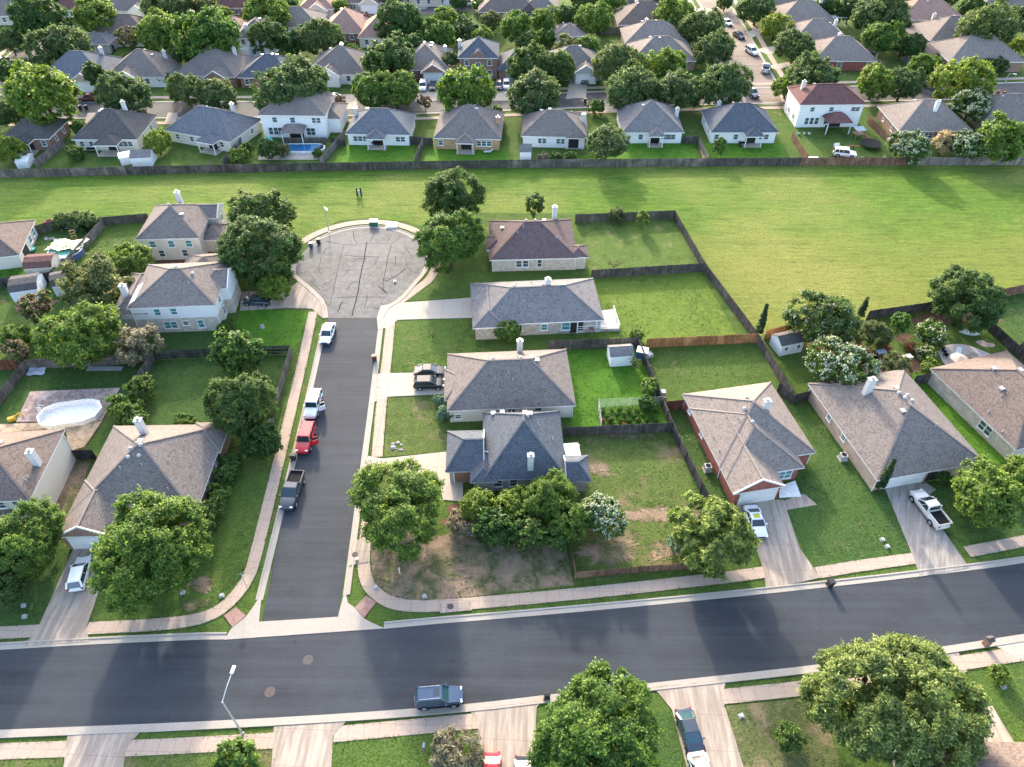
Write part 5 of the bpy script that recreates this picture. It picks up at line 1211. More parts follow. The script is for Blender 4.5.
def car(label,k,col,px,fwd,open_door=None,lower=None,glassm=None,z=.7,cat=None,name=None,yellow=False):
    L,Wd,zb,zr,zh,B,Rf,gc=VK[k]; x,y=G(*px,z); fx,fy=fwd; rz=math.atan2(fy,fx)
    o=thing(name or {'pickup':'pickup_truck','suv':'parked_suv','boxsuv':'parked_suv','van':'parked_van'}.get(k,'parked_car'),label,cat or {'pickup':'pickup truck','suv':'suv','boxsuv':'suv','van':'van'}.get(k,'car'),(x,y,.035),rz,'parked vehicles')
    pm=M('paint_'+col,paint,PA[col],.35 if col in('silver','blue','slate','grey') else 0); gm=glassm or m_glas; w=Wd/2
    # body shell lofted from nose to tail
    T=-L/2; st=[(T,.80,.44,zb-.30),(T+.10,.92,.30,zb-.06),(T+.45,.99,gc,zb)]
    bed=k=='pickup'; tz=zb if k in('suv','boxsuv','hatch','van','pickup') else zb-.02
    st+=[(-.9,1.0,gc,tz),(B[1]-.25,1.0,gc,zb),(B[1]+.2,.985,gc,zh),(L/2-.7,.97,gc,zh-.05),(L/2-.22,.90,.30,zh-.16),(L/2,.74,.40,zh-.34)]
    st.sort(); vs=[];n=10
    for X,s,z0,z1 in st:
        q=w*s; sec=[(-q*.86,z0),(-q*.98,z0+.14),(-q,(z0+z1)/2),(-q*.985,z1-.14),(-q*.86,z1),(q*.86,z1),(q*.985,z1-.14),(q,(z0+z1)/2),(q*.98,z0+.14),(q*.86,z0)]
        vs+=[(X,a,b) for a,b in sec]
    fs=[]
    for i in range(len(st)-1):
        for j in range(n): a,b=i*n+j,i*n+(j+1)%n; fs.append((a,a+n,b+n,b))
    fs+=[tuple(range(n)),tuple(range((len(st)-1)*n+n-1,(len(st)-1)*n-1,-1))]
    mb=MB().add(vs,fs); 
    low=[i for i,f in enumerate(mb.f) if False]
    body=mb.build('body',pm,o,ang=38)
    if lower: 
        for sgn in(-1,1): MB().box((0,sgn*w*.985,gc+.2),(L*.86,.05,.34)).build('side_cladding',m_blk,o)
    # glass house
    wb,wr=w*.90,w*.76 if k not in('boxsuv','pickup') else w*.84
    gv=[(B[0],-wb,zb-.04),(B[1],-wb,zb-.04),(B[1],wb,zb-.04),(B[0],wb,zb-.04),(Rf[0],-wr,zr-.05),(Rf[1],-wr,zr-.05),(Rf[1],wr,zr-.05),(Rf[0],wr,zr-.05)]
    MB().add(gv,[(0,1,5,4),(1,2,6,5),(2,3,7,6),(3,0,4,7),(4,5,6,7)]).build('window',gm,o)
    rb=MB(); e=.05; m_=(Rf[0]+Rf[1])/2
    rv=[(Rf[0]-e,-wr-.02,zr-.08),(Rf[1]+e,-wr-.02,zr-.08),(Rf[1]+e,wr+.02,zr-.08),(Rf[0]-e,wr+.02,zr-.08),(Rf[0]+.06,-wr*.9,zr),(Rf[1]-.08,-wr*.9,zr),(Rf[1]-.08,wr*.9,zr),(Rf[0]+.06,wr*.9,zr)]
    rb.add(rv,[(0,1,5,4),(1,2,6,5),(2,3,7,6),(3,0,4,7),(4,5,6,7)]); rf=rb.build('roof',pm,o)
    if k in('suv','van'):
        for sgn in(-1,1): MB().bar((Rf[0]+.15,sgn*wr*.86,zr+.06),(Rf[1]-.15,sgn*wr*.86,zr+.06),.045,.05).build('roof_rail',m_rim,rf)
    if k in('sport','suv') and not bed: MB().box((Rf[1]-.5,0,zr+.004),(.62,wr*1.1,.012)).build('sunroof',m_glas if not yellow else M('sunroof_yellow_reflection',plain,(.5,.5,.05)),rf)  # yellow variant: a yellowish reflection painted into the sunroof colour
    pb=MB()
    for sgn in(-1,1):
        pb.bar(Vector((B[1],sgn*wb,zb)),Vector((Rf[1]+.02,sgn*wr,zr-.05)),.09,.07); pb.bar(Vector((B[0],sgn*wb,zb)),Vector((Rf[0]-.02,sgn*wr,zr-.05)),.20,.09)
        for t in((.46,) if k in('pickup','sport') else (.42,.72) if k in('suv','van','boxsuv') else (.47,)):
            xb=B[1]+(B[0]-B[1])*t; xr=Rf[1]+(Rf[0]-Rf[1])*t; pb.bar((xb,sgn*(wb+.006),zb),(xr,sgn*(wr+.006),zr-.06),.10,.05)
    pb.build('pillar',pm,o)
    if bed:
        x0,x1=-L/2+.12,-.72; zt=zb
        MB().box(((x0+x1)/2,0,zt+.012),(x1-x0,Wd*.82,.02)).build('bed_liner',m_blk,o); b=MB()
        for sgn in(-1,1): b.box(((x0+x1)/2,sgn*Wd*.45,zt+.11),(x1-x0+.1,.10,.24))
        b.box((x1+.03,0,zt+.13),(.08,Wd*.84,.26)); b.build('bed_side',pm,o); MB().box((x0+.02,0,zt+.11),(.08,Wd*.82,.23)).build('tailgate',pm,o)
    for sx in(L/2-.92,-L/2+(.95 if not bed else 1.2)):
        for sgn in(-1,1):
            r=.34 if k in('sedan','sport','hatch','van') else .39
            MB().tube([(sx,sgn*(w-.02),r),(sx,sgn*(w+.004),r)],[r+.07]*2,18).build('wheel_arch',m_blk,o)
            wh=MB().tube([(sx,sgn*(w-.22),r),(sx,sgn*(w-.2),r),(sx,sgn*(w+.02),r),(sx,sgn*(w+.035),r)],[r*.9,r,r,r*.9],20).build('wheel',m_tyre,o,ang=40)
            rm_=MB().tube([(sx,sgn*(w+.02),r),(sx,sgn*(w+.045),r)],[r*.62,r*.56],12)
            for q in range(5): a=q*1.2566; rm_.bar((sx,sgn*(w+.05),r),(sx+r*.58*math.cos(a),sgn*(w+.05),r+r*.58*math.sin(a)),.06,.02)
            rm_.build('rim',m_rim,wh)
    for sgn in(-1,1):
        MB().box((L/2-.17,sgn*w*.66,zh-.24),(.22,.34,.14),sgn*-.25).build('headlight',m_head,o); MB().box((T+.08,sgn*w*.76,zb-.20),(.12,.24,.26),sgn*.25).build('taillight',m_tail,o)
        MB().box((B[1]-.28,sgn*(w+.09),zb+.06),(.12,.22,.14)).build('mirror',pm,o)
        if not(open_door and sgn==open_door): MB().box((-.15,sgn*(w*1.003),zb-.2),(.18,.035,.035)).build('door_handle',pm if k!='suv' else m_rim,o)
    MB().box((L/2-.05,0,.55),(.08,Wd*.5,.18)).build('grille',m_blk,o)
    MB().box((T-.0,0,zb-.42),(.05,.5,.14)).build('number_plate',m_trim,o)
    if open_door:
        s=open_door; d=MB(); hx,hy=B[1]-.05,s*w; a=R(58); dx,dy=-math.cos(a)*1.0,s*math.sin(a)*1.0; rz2=math.atan2(dy,dx)
        d.box((hx+dx/2,hy+dy/2,gc+.42),(1.0,.08,.78),rz2); dd=d.build('door',pm,o); fr=MB()
        fr.bar((hx,hy,zb),(hx+dx*.45,hy+dy*.45,zr-.1),.05); fr.bar((hx+dx*.45,hy+dy*.45,zr-.1),(hx+dx,hy+dy,zr-.12),.05); fr.bar((hx+dx,hy+dy,zr-.12),(hx+dx,hy+dy,zb-.1),.05); fr.build('frame',pm,dd)
        MB().add([(hx,hy,zb),(hx+dx,hy+dy,zb),(hx+dx,hy+dy,zr-.14),(hx+dx*.45,hy+dy*.45,zr-.12)],[(0,1,2,3)]).build('pane',gm,dd)
        MB().box((B[1]-.55,s*(w*.99),gc+.45),(.95,.05,.72)).build('doorway',m_blk,o)
    return o
sv_=lambda a,b,z=.7:(lambda p,q:((q[0]-p[0]),(q[1]-p[1])))(G(*a,z),G(*b,z))
ST=(-.035,-1.)   # facing down the side street
car('dark blue SUV with silver rails parked on the wide road','suv','blue',(438.5,696),sv_((416,698),(462,694)),lower=True,glassm=m_glast,z=.9)
car('dark sedan with blue grey hood parked on the driveway, nose to the bottom edge','sedan','slate',(690.5,733),sv_((683,710),(698,757)),glassm=m_glast)
car('white car cut by the bottom edge behind the dark sedan','sedan','white',(704,778),sv_((697,760),(710,800)))
car('red car cut by the bottom edge on the driveway','sedan','red',(491,779),(0,-1))
car('dark car with pale windscreen beside the red one at the bottom edge','sedan','black',(524,783),(0,-1),glassm=m_glast)
car('white hatchback nosed up to the brick corner house garage','hatch','white',(80,573),sv_((77,590),(86,556)))
car('white sedan parked at the throat of the cul-de-sac','sedan','white',(327.5,333),ST)
car('white boxy SUV with open door, a person in red beside it','boxsuv','white',(313,404),ST,open_door=1,z=.9)
car('red boxy off roader with its door open at the kerb','boxsuv','red',(305.5,438),ST,open_door=1,z=.9)
car('dark grey pickup parked at the kerb of the side street','pickup','grey',(292,490),(-.06,-1.),z=.8)
car('dark sedan, farther one of the pair on the cream house drive','sedan','black',(430,370.5),(1,.03))
car('black hatchback, nearer one of the pair on the cream house drive','hatch','black',(429,383),(1,.03))
car('white sports car under the feathery tree by the red brick house','sport','white',(756,521),sv_((750,505),(763,540)),yellow=True)
car('pearl white pickup with black bed on the tan brick house drive','pickup','pearl',(930,508),sv_((942,526),(917,494)),z=.9)
car('dark blue car under the tree at the cul-de-sac drive','sedan','slate',(257,300),(-1,.1))
for l,k,c,p,f in [('dark red pickup on the far street above the slate roof','pickup','dred',(90,98),(-1,-.05)),('white SUV before the light brown garage on the far street','suv','white',(423,86),(0,-1)),('dark car before the light brown garage on the far street','sedan','black',(433,85.5),(0,-1)),
 ('black car before the slate roofed garage','hatch','black',(498.5,85.5),(0,-1)),('white car before the slate roofed garage','hatch','white',(506.5,84.5),(0,-1)),('grey car with white hood on the gabled garage drive','suv','grey',(584.5,79),(0,-1)),('white car in the drive of the house with arched white porch','sedan','white',(331,97),(-1,-.2)),
 ('white car farthest up the north street','sedan','white',(727,22),(.3,-1)),('dark car second along the north street','sedan','black',(739,35),(.33,-1)),('white SUV in the middle of the north street row','suv','white',(752,51),(.33,-1)),('pale pickup nearest on the north street','pickup','silver',(766,68),(.35,1)),
 ('silver SUV on the far top street','suv','silver',(351,13.5),(1,.1)),('dark pickup in the drive at the top edge','pickup','black',(366,7),(0,-1)),('teal van parked on the west street bend','van','slate',(24,43),(.5,1)),('dark car at the west edge on the street bend','sedan','black',(3,60),(.5,1)),('white car at the top edge garage in the north-west','sedan','white',(133,10),(1,0)),
 ('white SUV at the top edge behind the brown roof','suv','white',(470,3),(1,0)),('dark SUV under the oak on the north street corner','suv','grey',(752,93),(.3,-1))]: car(l,k,c,p,f)
# ================================================================ STREET FURNITURE AND GARDEN THINGS
def wbin(label,px,col,rz=0):
    x,y=G(*px); o=thing('wheelie_bin',label,'bin',(x,y,.04),rz,'household wheelie bins'); c=M('bin_'+col,plain,dict(black=(.025,.025,.028),blue=(.03,.09,.22),brown=(.10,.045,.035),green=(.03,.12,.09))[col],.5)
    mb=MB(); mb.add([(-.24,-.27,.08),(.24,-.27,.08),(.24,.27,.08),(-.24,.27,.08),(-.31,-.36,1.0),(.31,-.36,1.0),(.31,.36,1.0),(-.31,.36,1.0)],[(0,1,5,4),(1,2,6,5),(2,3,7,6),(3,0,4,7),(4,5,6,7),(3,2,1,0)]); mb.build('body',c,o)
    l=MB().box((0,-.02,1.05),(.68,.80,.07)); l.box((0,-.05,1.10),(.5,.55,.05)); l.build('lid',c,o); MB().bar((-.26,.42,1.0),(.26,.42,1.0),.04).build('handle',m_blk,o)
    for s in(-1,1): MB().tube([(s*.26,.27,.11),(s*.33,.27,.11)],[.11]*2,12).build('wheel',m_tyre,o)
    return o
wbin('blue wheelie bin at the west rim of the cul-de-sac',(311.5,248),'blue'); wbin('black wheelie bin behind the blue one at the cul-de-sac',(319,244),'black'); wbin('dark brown wheelie bin at the side street kerb by the worn lawn',(375,361),'brown',1.6)
wbin('black wheelie bin behind the red off roader',(294,460),'black',1.5); wbin('left black bin beside the two storey stone house',(231.5,294),'black'); wbin('right black bin beside the two storey stone house',(237.5,293),'black'); wbin('black bin at the end of the red brick house drive',(829,586),'black',.1); wbin('black bin at the bottom kerb beside the big bright tree',(546.5,697),'black',3.2)
wbin('left dark bin on the far street above the slate roof',(81,110),'black'); wbin('right dark bin on the far street above the slate roof',(87,110),'black'); wbin('dark bin on the far street before the grey white house',(585,103),'black'); wbin('brown bin by the cluttered pool garden house',(6,262),'brown')
wbin('left bin at the sunlit kerb of the east far street',(997,95),'brown'); wbin('right bin at the sunlit kerb of the east far street',(1003,96),'brown'); wbin('bin beside the wide garage at the top',(302,19),'black')
def lamp(label,base,top,arm,h=None):
    x,y=G(*base); v=(383.5-top[1])/FOC; dr=CD+v*SD; h=h or CAMH+(-SD+v*CD)*y/dr
    o=thing('street_lamp',label,'street lamp',(x,y,0),0,'street lamps'); m=M('galvanised',plain,(.52,.53,.53),.4,.5,.4)
    MB().cyl((0,0,0),.16,.25,10).build('base',m,o); MB().tube([(0,0,0),(0,0,h)],[.10,.065],10).build('pole',m,o); L=math.hypot(*arm)
    MB().tube([(0,0,h-.05),(arm[0]*.5,arm[1]*.5,h+.25),(arm[0],arm[1],h+.3)],[.05,.045,.04],8).build('arm',m,o)
    hd=MB().box((0,0,0),(.75,.3,.14)); hd.box((.1,0,-.07),(.45,.24,.06)); q=hd.build('lamp_head',M('lamp_head',plain,(.72,.73,.74),.4),o); q.location=(arm[0]*1.1,arm[1]*1.1,h+.32); q.rotation_euler=(0,0,math.atan2(arm[1],arm[0])); return o
lamp('grey street lamp on the grass verge by the wide road at bottom left',(243,734),(222,702),(.25,2.6))
lamp('grey street lamp at the rim of the cul-de-sac by the field',(329.5,233),(326,207),(.6,-1.2))
lamp('pale street lamp on the far street before the mauve roofed house',(107,96),(108,84),(1.2,-.6)); lamp('small street lamp at the east far street kerb',(1005,83),(1008,74),(.8,-.8)); lamp('thin lamp post beside the north street lawn',(730.5,16),(732,0),(-1.2,-.2))
def box_thing(name,label,cat,px,d,m,rz=0,lid=None,z0=0.):
    x,y=G(*px); o=thing(name,label,cat,(x,y,z0),rz); mb=MB().box((0,0,d[2]*.46),(d[0],d[1],d[2]*.92)); mb.box((0,0,.04),(d[0]+.2,d[1]+.2,.08)); mb.build('cabinet',m,o); MB().box((0,0,d[2]*.95),(d[0]+.08,d[1]+.08,d[2]*.1)).build('lid',lid or m,o); return o
box_thing('transformer_box','green transformer box with pale lid behind the cul-de-sac','transformer',(374,225),(1.5,1.1,1.0),M('box_green',plain,(.03,.14,.10),.5),0,M('box_lid',plain,(.45,.55,.5),.5)); box_thing('utility_pad','flat white utility pad beside the green transformer box','utility box',(392,226),(2.0,1.7,.35),M('pad_white',plain,(.75,.73,.68),.7))
for px,l in [((183,593),'small grey utility box on the corner lawn by the left kerb ramp'),((376,588),'small pale utility lid on the dirt lot nearest the kerb ramp'),((357,560),'small pale utility box at the dirt lot edge beside the storm inlet'),((424.5,597),'small white utility box at the footpath of the dirt lot'),((222,596),'pale meter lid on the lawn by the curved footpath'),((24,606),'pale garden ornament box on the west lawn'),((25,617),'round pale lid on the west lawn beside the drive'),((882,540),'small grey box on the lawn beside the pickup drive'),((887,547),'white box on the lawn nearest the pickup drive'),((820,676),'small dark utility box beside the feathery elm'),((741,716),'small grey garden box by the pale lawn path'),((1003,687),'pale box on the lawn right of the feathery elm'),((395,282),'tiny sign box on the lawn by the curved east footpath')]:
    box_thing('utility_box',l,'utility box',px,(.34,.28,.3),M('util',plain,(.34,.36,.35),.6),.3)
x,y=G(400,574); o=thing('marker_post','white pipe lying upright in the dirt corner lot','marker post',(x,y,0)); MB().cyl((0,0,0),.06,1.2,8).build('pole',m_trim,o); MB().cyl((0,0,1.2),.08,.06,8).build('cap',m_trim,o)
x,y=G(247,587); o=thing('street_sign','street name sign leaning over the kerb corner by the red ramp','sign',(x,y,0)); MB().tube([(0,0,0),(0,0,2.8)],[.04,.04],8).build('pole',m_vent,o); MB().box((0,0,2.7),(.8,.03,.22),.5).build('name_plate',M('sign_green',plain,(.02,.16,.09),.5),o)
x,y=G(359.5,196); o=thing('field_sign','small grey panel between two dark posts in the mown field','sign',(x,y,0))
for s in(-1,1): MB().box((s*.40,0,.85),(.26,.2,1.7)).build('post',m_blk,o)
MB().box((0,0,.75),(.5,.06,1.0)).build('panel',M('panel_grey',plain,(.5,.52,.52)),o)
x,y=G(985,645); o=thing('brick_mailbox','brick mailbox pillar with slanted dark cap at the east kerb','mailbox',(x,y,0),.2); MB().box((0,0,.65),(.55,.55,1.3)).build('pillar',WALL['brick'](),o); MB().add([(-.36,-.36,1.3),(.36,-.36,1.3),(.36,.36,1.3),(-.36,.36,1.3),(-.36,0,1.62),(.36,0,1.62)],[(0,1,5,4),(2,3,4,5),(1,2,5),(3,0,4),(3,2,1,0)]).build('cap',rm('dark'),o); MB().box((0,.29,.95),(.28,.06,.25)).build('door',m_blk,o)
x,y=G(425,750); o=thing('mailbox','small dark mailbox beside the dry straw coloured bush','mailbox',(x,y,0)); MB().box((0,0,.5),(.1,.1,1.0)).build('post',m_trimd,o); MB().tube([(0,-.25,1.12),(0,.25,1.12)],[.16,.16],10).build('box',M('mail_blue',plain,(.10,.13,.18)),o)
# air conditioners
for px,l in [((707,470),'round grey air conditioner beside the red brick wall'),((842,459),'grey air conditioner beside the tan brick wall'),((108,238),'')]:
    if not l: continue
    x,y=G(*px); o=thing('air_conditioner',l,'air conditioner',(x,y,0),.15); MB().box((0,0,.06),(1.1,1.1,.12)).build('plinth',m_conc,o); MB().box((0,0,.52),(.82,.82,.8)).build('casing',M('ac_grey',plain,(.42,.43,.42),.5),o); MB().cyl((0,0,.92),.33,.03,20).build('fan_grille',m_blk,o)
# sheds
def shed(label,A,B,C,roofm,wall,z=2.0,rise=.9,gambrel=False,win=0,ax=None):
    a,b,c=G(*A),G(*B),G(*C); w=math.dist(a,b); ux=((b[0]-a[0])/w,(b[1]-a[1])/w); d=abs(-(c[0]-a[0])*ux[1]+(c[1]-a[1])*ux[0])
    o=thing('garden_shed',label,'shed',(a[0]+ux[0]*w/2-ux[1]*d/2,a[1]+ux[1]*w/2+ux[0]*d/2,0),math.atan2(ux[1],ux[0]),'garden sheds')
    pr=[(-d/2,0),(d/2,0),(d/2,z)]+([(d/2*.62,z+rise*.7),(0,z+rise),(-d/2*.62,z+rise*.7)] if gambrel else [(0,z+rise)])+[(-d/2,z)]
    n=len(pr); mb=MB().add([(x,y,zz) for x in(-w/2,w/2) for y,zz in pr],[tuple(range(n-1,-1,-1)),tuple(range(n,2*n))]+[(i,(i+1)%n,n+(i+1)%n,n+i) for i in range(n)]); mb.build('wall',wall,o)
    q=pr[2:]; rb=MB(); e=.14
    for (y0,z0),(y1,z1) in zip(q,q[1:]):
        rb.add([(-w/2-e,y0,z0+.03),(w/2+e,y0,z0+.03),(w/2+e,y1,z1+.03),(-w/2-e,y1,z1+.03),(-w/2-e,y0,z0+.1),(w/2+e,y0,z0+.1),(w/2+e,y1,z1+.1),(-w/2-e,y1,z1+.1)],[(0,1,2,3),(7,6,5,4),(0,4,5,1),(1,5,6,2),(2,6,7,3),(3,7,4,0)])
    rb.build('roof',roofm,o)
    for i in range(win):
        x=(-.28+.56*i)*w; p=MB().box((x,-d/2-.01,1.35),(.5,.05,.6)).build('window',m_pane,o); f=MB()
        for s in(-1,1): f.box((x+s*.28,-d/2-.03,1.35),(.07,.06,.72)); f.box((x,-d/2-.03,1.35+s*.33),(.5,.06,.07))
        f.build('frame',m_trim,p)
    MB().box((w/2+.01,0,.95),(.05,.95,1.75)).build('door',m_trim,o); MB().box((-.1*w,-d/2-.012,.9),(.9,.03,1.6)).build('door',m_trim,o); return o
shed('red roofed white barn shed beside the cluttered pool',(29,279),(56,277),(28,266),rm('maroon'),WALL['cream'](),gambrel=True,rise=1.0)
shed('grey roofed white barn shed above the pinkish crape myrtle',(15,303),(42,299),(12,288),rm('dark'),WALL['bluewhite'](),gambrel=True,rise=1.0)
shed('dark roofed white barn shed half hidden by the olive tree',(57,297),(77,293),(52,285),rm('dark'),WALL['bluewhite'](),gambrel=True,rise=1.0)
shed('small white shed with grey roof on the lush back lawn',(610,367),(632,365.5),(608,355),rm('grey'),WALL['white'](),z=1.9,rise=.8)
shed('white garden shed with two windows beside the slim cypress',(779,356.5),(801,352),(770,344),rm('dark'),WALL['white'](),z=2.0,rise=.8,win=2)
shed('white well house with grey hip roof by the field fence',(520,163),(531,163),(520,157),rm('grey'),WALL['white'](),z=2.4,rise=1.2)
shed('tiny white shed with flat roof by the slate roofed garden fence',(122,166),(133,164),(120,160),m_trim,WALL['white'](),z=1.6,rise=.35)
shed('grey roofed white shed by the slate roofed garden fence',(133,167),(153,166),(131,159),rm('grey'),WALL['white'](),z=1.9,rise=.9)
shed('small white box shed at the west garden fence corner',(18,169),(30,168),(20,161),m_trim,WALL['white'](),z=1.4,rise=.3)
shed('little white playhouse behind the dark blue roofed house',(243,60),(251,60),(243,53),m_trim,WALL['white'](),z=2.6,rise=.7)
o=box_thing('storage_bin','blue storage box with white lid at the fence corner','storage box',(641.5,357),(1.6,1.3,1.5),M('store_blue',plain,(.06,.11,.17),.5),-.3,m_trim); box_thing('cooler_box','grey box leaning beside the blue storage box','box',(648.5,356),(1.0,.8,.5),M('util',plain,(.5,.5,.5)),.4)
box_thing('rain_barrel','small grey tank beside the fence corner bush','tank',(662,396),(.7,.7,1.0),M('tank',plain,(.3,.32,.34),.5))
# pools
def pool(label,poly,m_in,h=1.2,wall=m_trim,water=None,ladder=None,z0=0):
    cx=sum(p[0] for p in poly)/len(poly); cy=sum(p[1] for p in poly)/len(poly); o=thing('swimming_pool',label,'pool',(cx,cy,z0)); q=[(x-cx,y-cy) for x,y in poly]; n=len(q)
    qi=[(x*.955,y*.955) for x,y in q]; qo=[(x*1.02,y*1.02) for x,y in q]
    MB().add([(x,y,0) for x,y in q]+[(x,y,h) for x,y in q]+[(x,y,h) for x,y in qi]+[(x,y,.06) for x,y in qi],[(i,(i+1)%n,n+(i+1)%n,n+i) for i in range(n)]+[(2*n+i,2*n+(i+1)%n,3*n+(i+1)%n,3*n+i) for i in range(n)]).build('pool_wall',wall,o)
    MB().add([(x,y,h+.03) for x,y in qo]+[(x*.95,y*.95,h+.03) for x,y in q],[(i,(i+1)%n,n+(i+1)%n,n+i) for i in range(n)]).build('coping',m_trim,o)
    MB().poly(qi,(.325 if water is None else h-.12)).build('pool_floor' if water is None else 'water',m_in,o); return o
def stadium(cx,cy,a,b,rz,n=8):
    pts=[]
    for s in(1,-1):
        for k in range(n+1):
            t=R(-90+180*k/n); x=s*(a-b+b*math.cos(t)); y=s*b*math.sin(t); pts.append((cx+x*math.cos(rz)-y*math.sin(rz),cy+x*math.sin(rz)+y*math.cos(rz)))
    return pts
dk=MB().poly(P((31,393),(121,389),(103,421),(17,423)),.0,.30); o=dk.build('timber_deck',M('deck_wood',wood,(.36,.27,.235),(.47,.36,.315))); tag(o,'brown timber deck around the drained white pool','deck')
dk=MB().poly(P((-20,426),(103,422),(85,448),(70,452),(66,428),(-20,436)),.0,.26); tag(dk.build('timber_deck',M('deck_tan',wood,(.46,.33,.21),(.55,.41,.28))),'bare tan timber platform between drained pool and cream house','deck')
a=G(70,413,.8); po=pool('drained white above ground pool let into the timber deck',stadium(a[0],a[1],4.2,2.2,R(12),4),M('liner',plain,(.80,.77,.72),.5),h=1.0)
ld=MB()
for s in(0,.5):
    ld.bar((-4.5+s*.1,.2+s,.2),(-4.4+s*.1,.2+s,1.7),.05); ld.bar((-4.4+s*.1,.2+s,1.7),(-3.7,.2+s,1.6),.05)
for z in(.5,.8,1.1): ld.bar((-4.45,.2,z),(-4.4,.7,z),.05)
ld.build('ladder',m_trim,po)
m_wat=M('pool_water',glass,(.03,.13,.27)); a=G(295,150.5); b=G(303,150); pool('long blue swimming pool with pale rim behind the two storey white house',stadium(b[0],b[1],4.9,1.9,0,5),m_wat,h=.6,water=1)
dkp=MB().poly(P((262,149),(322,148),(318,160),(258,160)),0,.1); tag(dkp.build('pool_deck',m_conc),'pale concrete surround of the long blue pool','pool deck'); fence('low grey railing behind the long blue pool','grey',(285,143),(327,142),h=1.1,rails=(.3,.8)); fence('low grey railing at the east end of the blue pool','grey',(318,156),(325,146),h=1.1,rails=(.3,.8))
o=thing('pool_umbrella','folded teal parasol by the west end of the blue pool','umbrella',(*G(269,147),0)); MB().cyl((0,0,0),.04,2.4,8).build('pole',m_trim,o); MB().tube([(0,0,1.6),(0,0,2.5)],[1.2,.03],8).build('canopy',M('teal_cloth',plain,(.06,.42,.40),.8),o)
a=G(66,251,.8); po=pool('round pool under sagging pale covers in the cluttered garden',stadium(a[0],a[1],2.9,2.8,0,8),M('pool_green',glass,(.20,.52,.42)),h=1.1,wall=M('pool_blue',plain,(.08,.13,.25)),water=1)
cl=MB(); rr=random.Random(3); NX=9
vs=[(-3.4+6.0*i/NX+rr.uniform(-.3,.3)+.5*j/6,-.7+3.4*j/6+rr.uniform(-.3,.3)+.35*math.sin(i*1.1),1.25+rr.uniform(-.03,.38)) for j in range(7) for i in range(NX+1)]
cl.add(vs,[(j*(NX+1)+i,j*(NX+1)+i+1,(j+1)*(NX+1)+i+1,(j+1)*(NX+1)+i) for j in range(6) for i in range(NX)]); cv=cl.build('pool_cover',M('tarp_cream',plain,(.72,.64,.42),.8,.2,0,.25,2),None,smooth=True); cv.location=(a[0],a[1],0); tag(cv,'crumpled cream tarpaulin lying over the round pool','tarpaulin')
o=thing('pool_ladder','yellow wooden steps standing at the round pool','ladder',(*G(75,239),0),.5)
for s in(-.4,.4): MB().bar((s,-.5,0),(s,.5,1.7),.1).build('side_rail',M('wood_yellow',plain,(.5,.3,.1),.8),o)
for i in range(4): MB().bar((-.4,-.35+i*.25,.3+i*.42),(.4,-.35+i*.25,.3+i*.42),.12).build('rung',M('wood_yellow',plain,(.5,.3,.1),.8),o)
o=thing('handrail','black tubular handrails on the round pool','ladder',(*G(70,249,1.1),1.1))
for s in(0,.7,1.4): MB().tube([(-.9+s,-.6,0),(-.9+s,-.4,.9),(-.9+s,.8,.9),(-.9+s,.9,0)],[.04]*4,6).build('rail',m_blk,o)
x,y=G(30,250); o=thing('paddling_pool','small teal paddling pool by the cream house wall','paddling pool',(x,y,0)); MB().tube([(0,0,0),(0,0,.4)],[1.0,1.15],20,cap=False).build('rim',M('teal_pl',plain,(.04,.28,.28),.4),o); MB().cyl((0,0,0),1.0,.2,20).build('water',M('pool_green',glass,(.2,.5,.42)),o)
x,y=G(32,239); o=thing('water_slide','pale blue plastic slide against the cream house','toy',(x,y,0),.6); MB().add([(-.4,-1,.1),(.4,-1,.1),(.4,1,1.3),(-.4,1,1.3),(-.4,-1,.0),(.4,-1,.0),(.4,1,1.2),(-.4,1,1.2)],[(0,1,2,3),(7,6,5,4),(0,4,5,1),(1,5,6,2),(2,6,7,3),(3,7,4,0)]).build('chute',M('bl_pl',plain,(.3,.5,.6),.4),o)
for s in(-.45,.45): MB().bar((s,1,0),(s,1,1.8),.08).build('post',m_trim,o)
rr=random.Random(12)
def clutter(cx,cy,sx,sy,n,label,cat='clutter'):
    for i in range(n):
        x,y=G(cx+rr.uniform(-sx,sx),cy+rr.uniform(-sy,sy)); o=thing('garden_stone',label,cat,(x,y,0),rr.uniform(0,3),label); mb=MB(); s=rr.uniform(.14,.38)
        mb.dome((0,0,0),s,s*.8,7,3); mb.v=[(a*rr.uniform(.8,1.2),b*rr.uniform(.7,1.2),c) for a,b,c in mb.v]; mb.build('lump',M('rub_'+str(i%3),plain,[(.34,.33,.31),(.22,.20,.19),(.42,.41,.42)][i%3],.8),o)
clutter(51,239,5,2,9,'pale lump among the garden clutter left of the round pool'); clutter(68,229,9,2,12,'pale stone of the rockery under the ivy hedge'); clutter(388,450,0,0,0,'')
clutter(397,447,5,4,9,'pale rock in the stone ring on the worn front lawn'); clutter(873,158,14,2,10,'pale oddment strewn along the toy garden fence'); clutter(262,327,2,1.2,6,'stone around the slender tree foot by the cul-de-sac')
x,y=G(50,223); o=thing('kayak','red kayak lying under the ivy hedge','kayak',(x,y,.1),.6); MB().tube([(-1.6,0,.15),(-.8,0,.2),(0,0,.22),(.8,0,.2),(1.6,0,.15)],[.04,.3,.38,.3,.04],10).build('hull',M('kayak_red',plain,(.35,.07,.05),.5),o); MB().box((0,0,.58),(.8,.35,.06)).build('cockpit',m_blk,o)
st=chaikin(P((37,342),(41,336),(52,327),(62,325),(70,328)),2); tag(MB().strip(st,1.5,0,.5).build('pool_ledge',m_conc),'curved pale pool edge under the lime bush','pool edge'); st=offset(st,-1.5); tag(MB().strip(st,1.6,0,.2).build('pool_water_strip',m_wat),'dark water strip inside the curved pool edge','pool water')
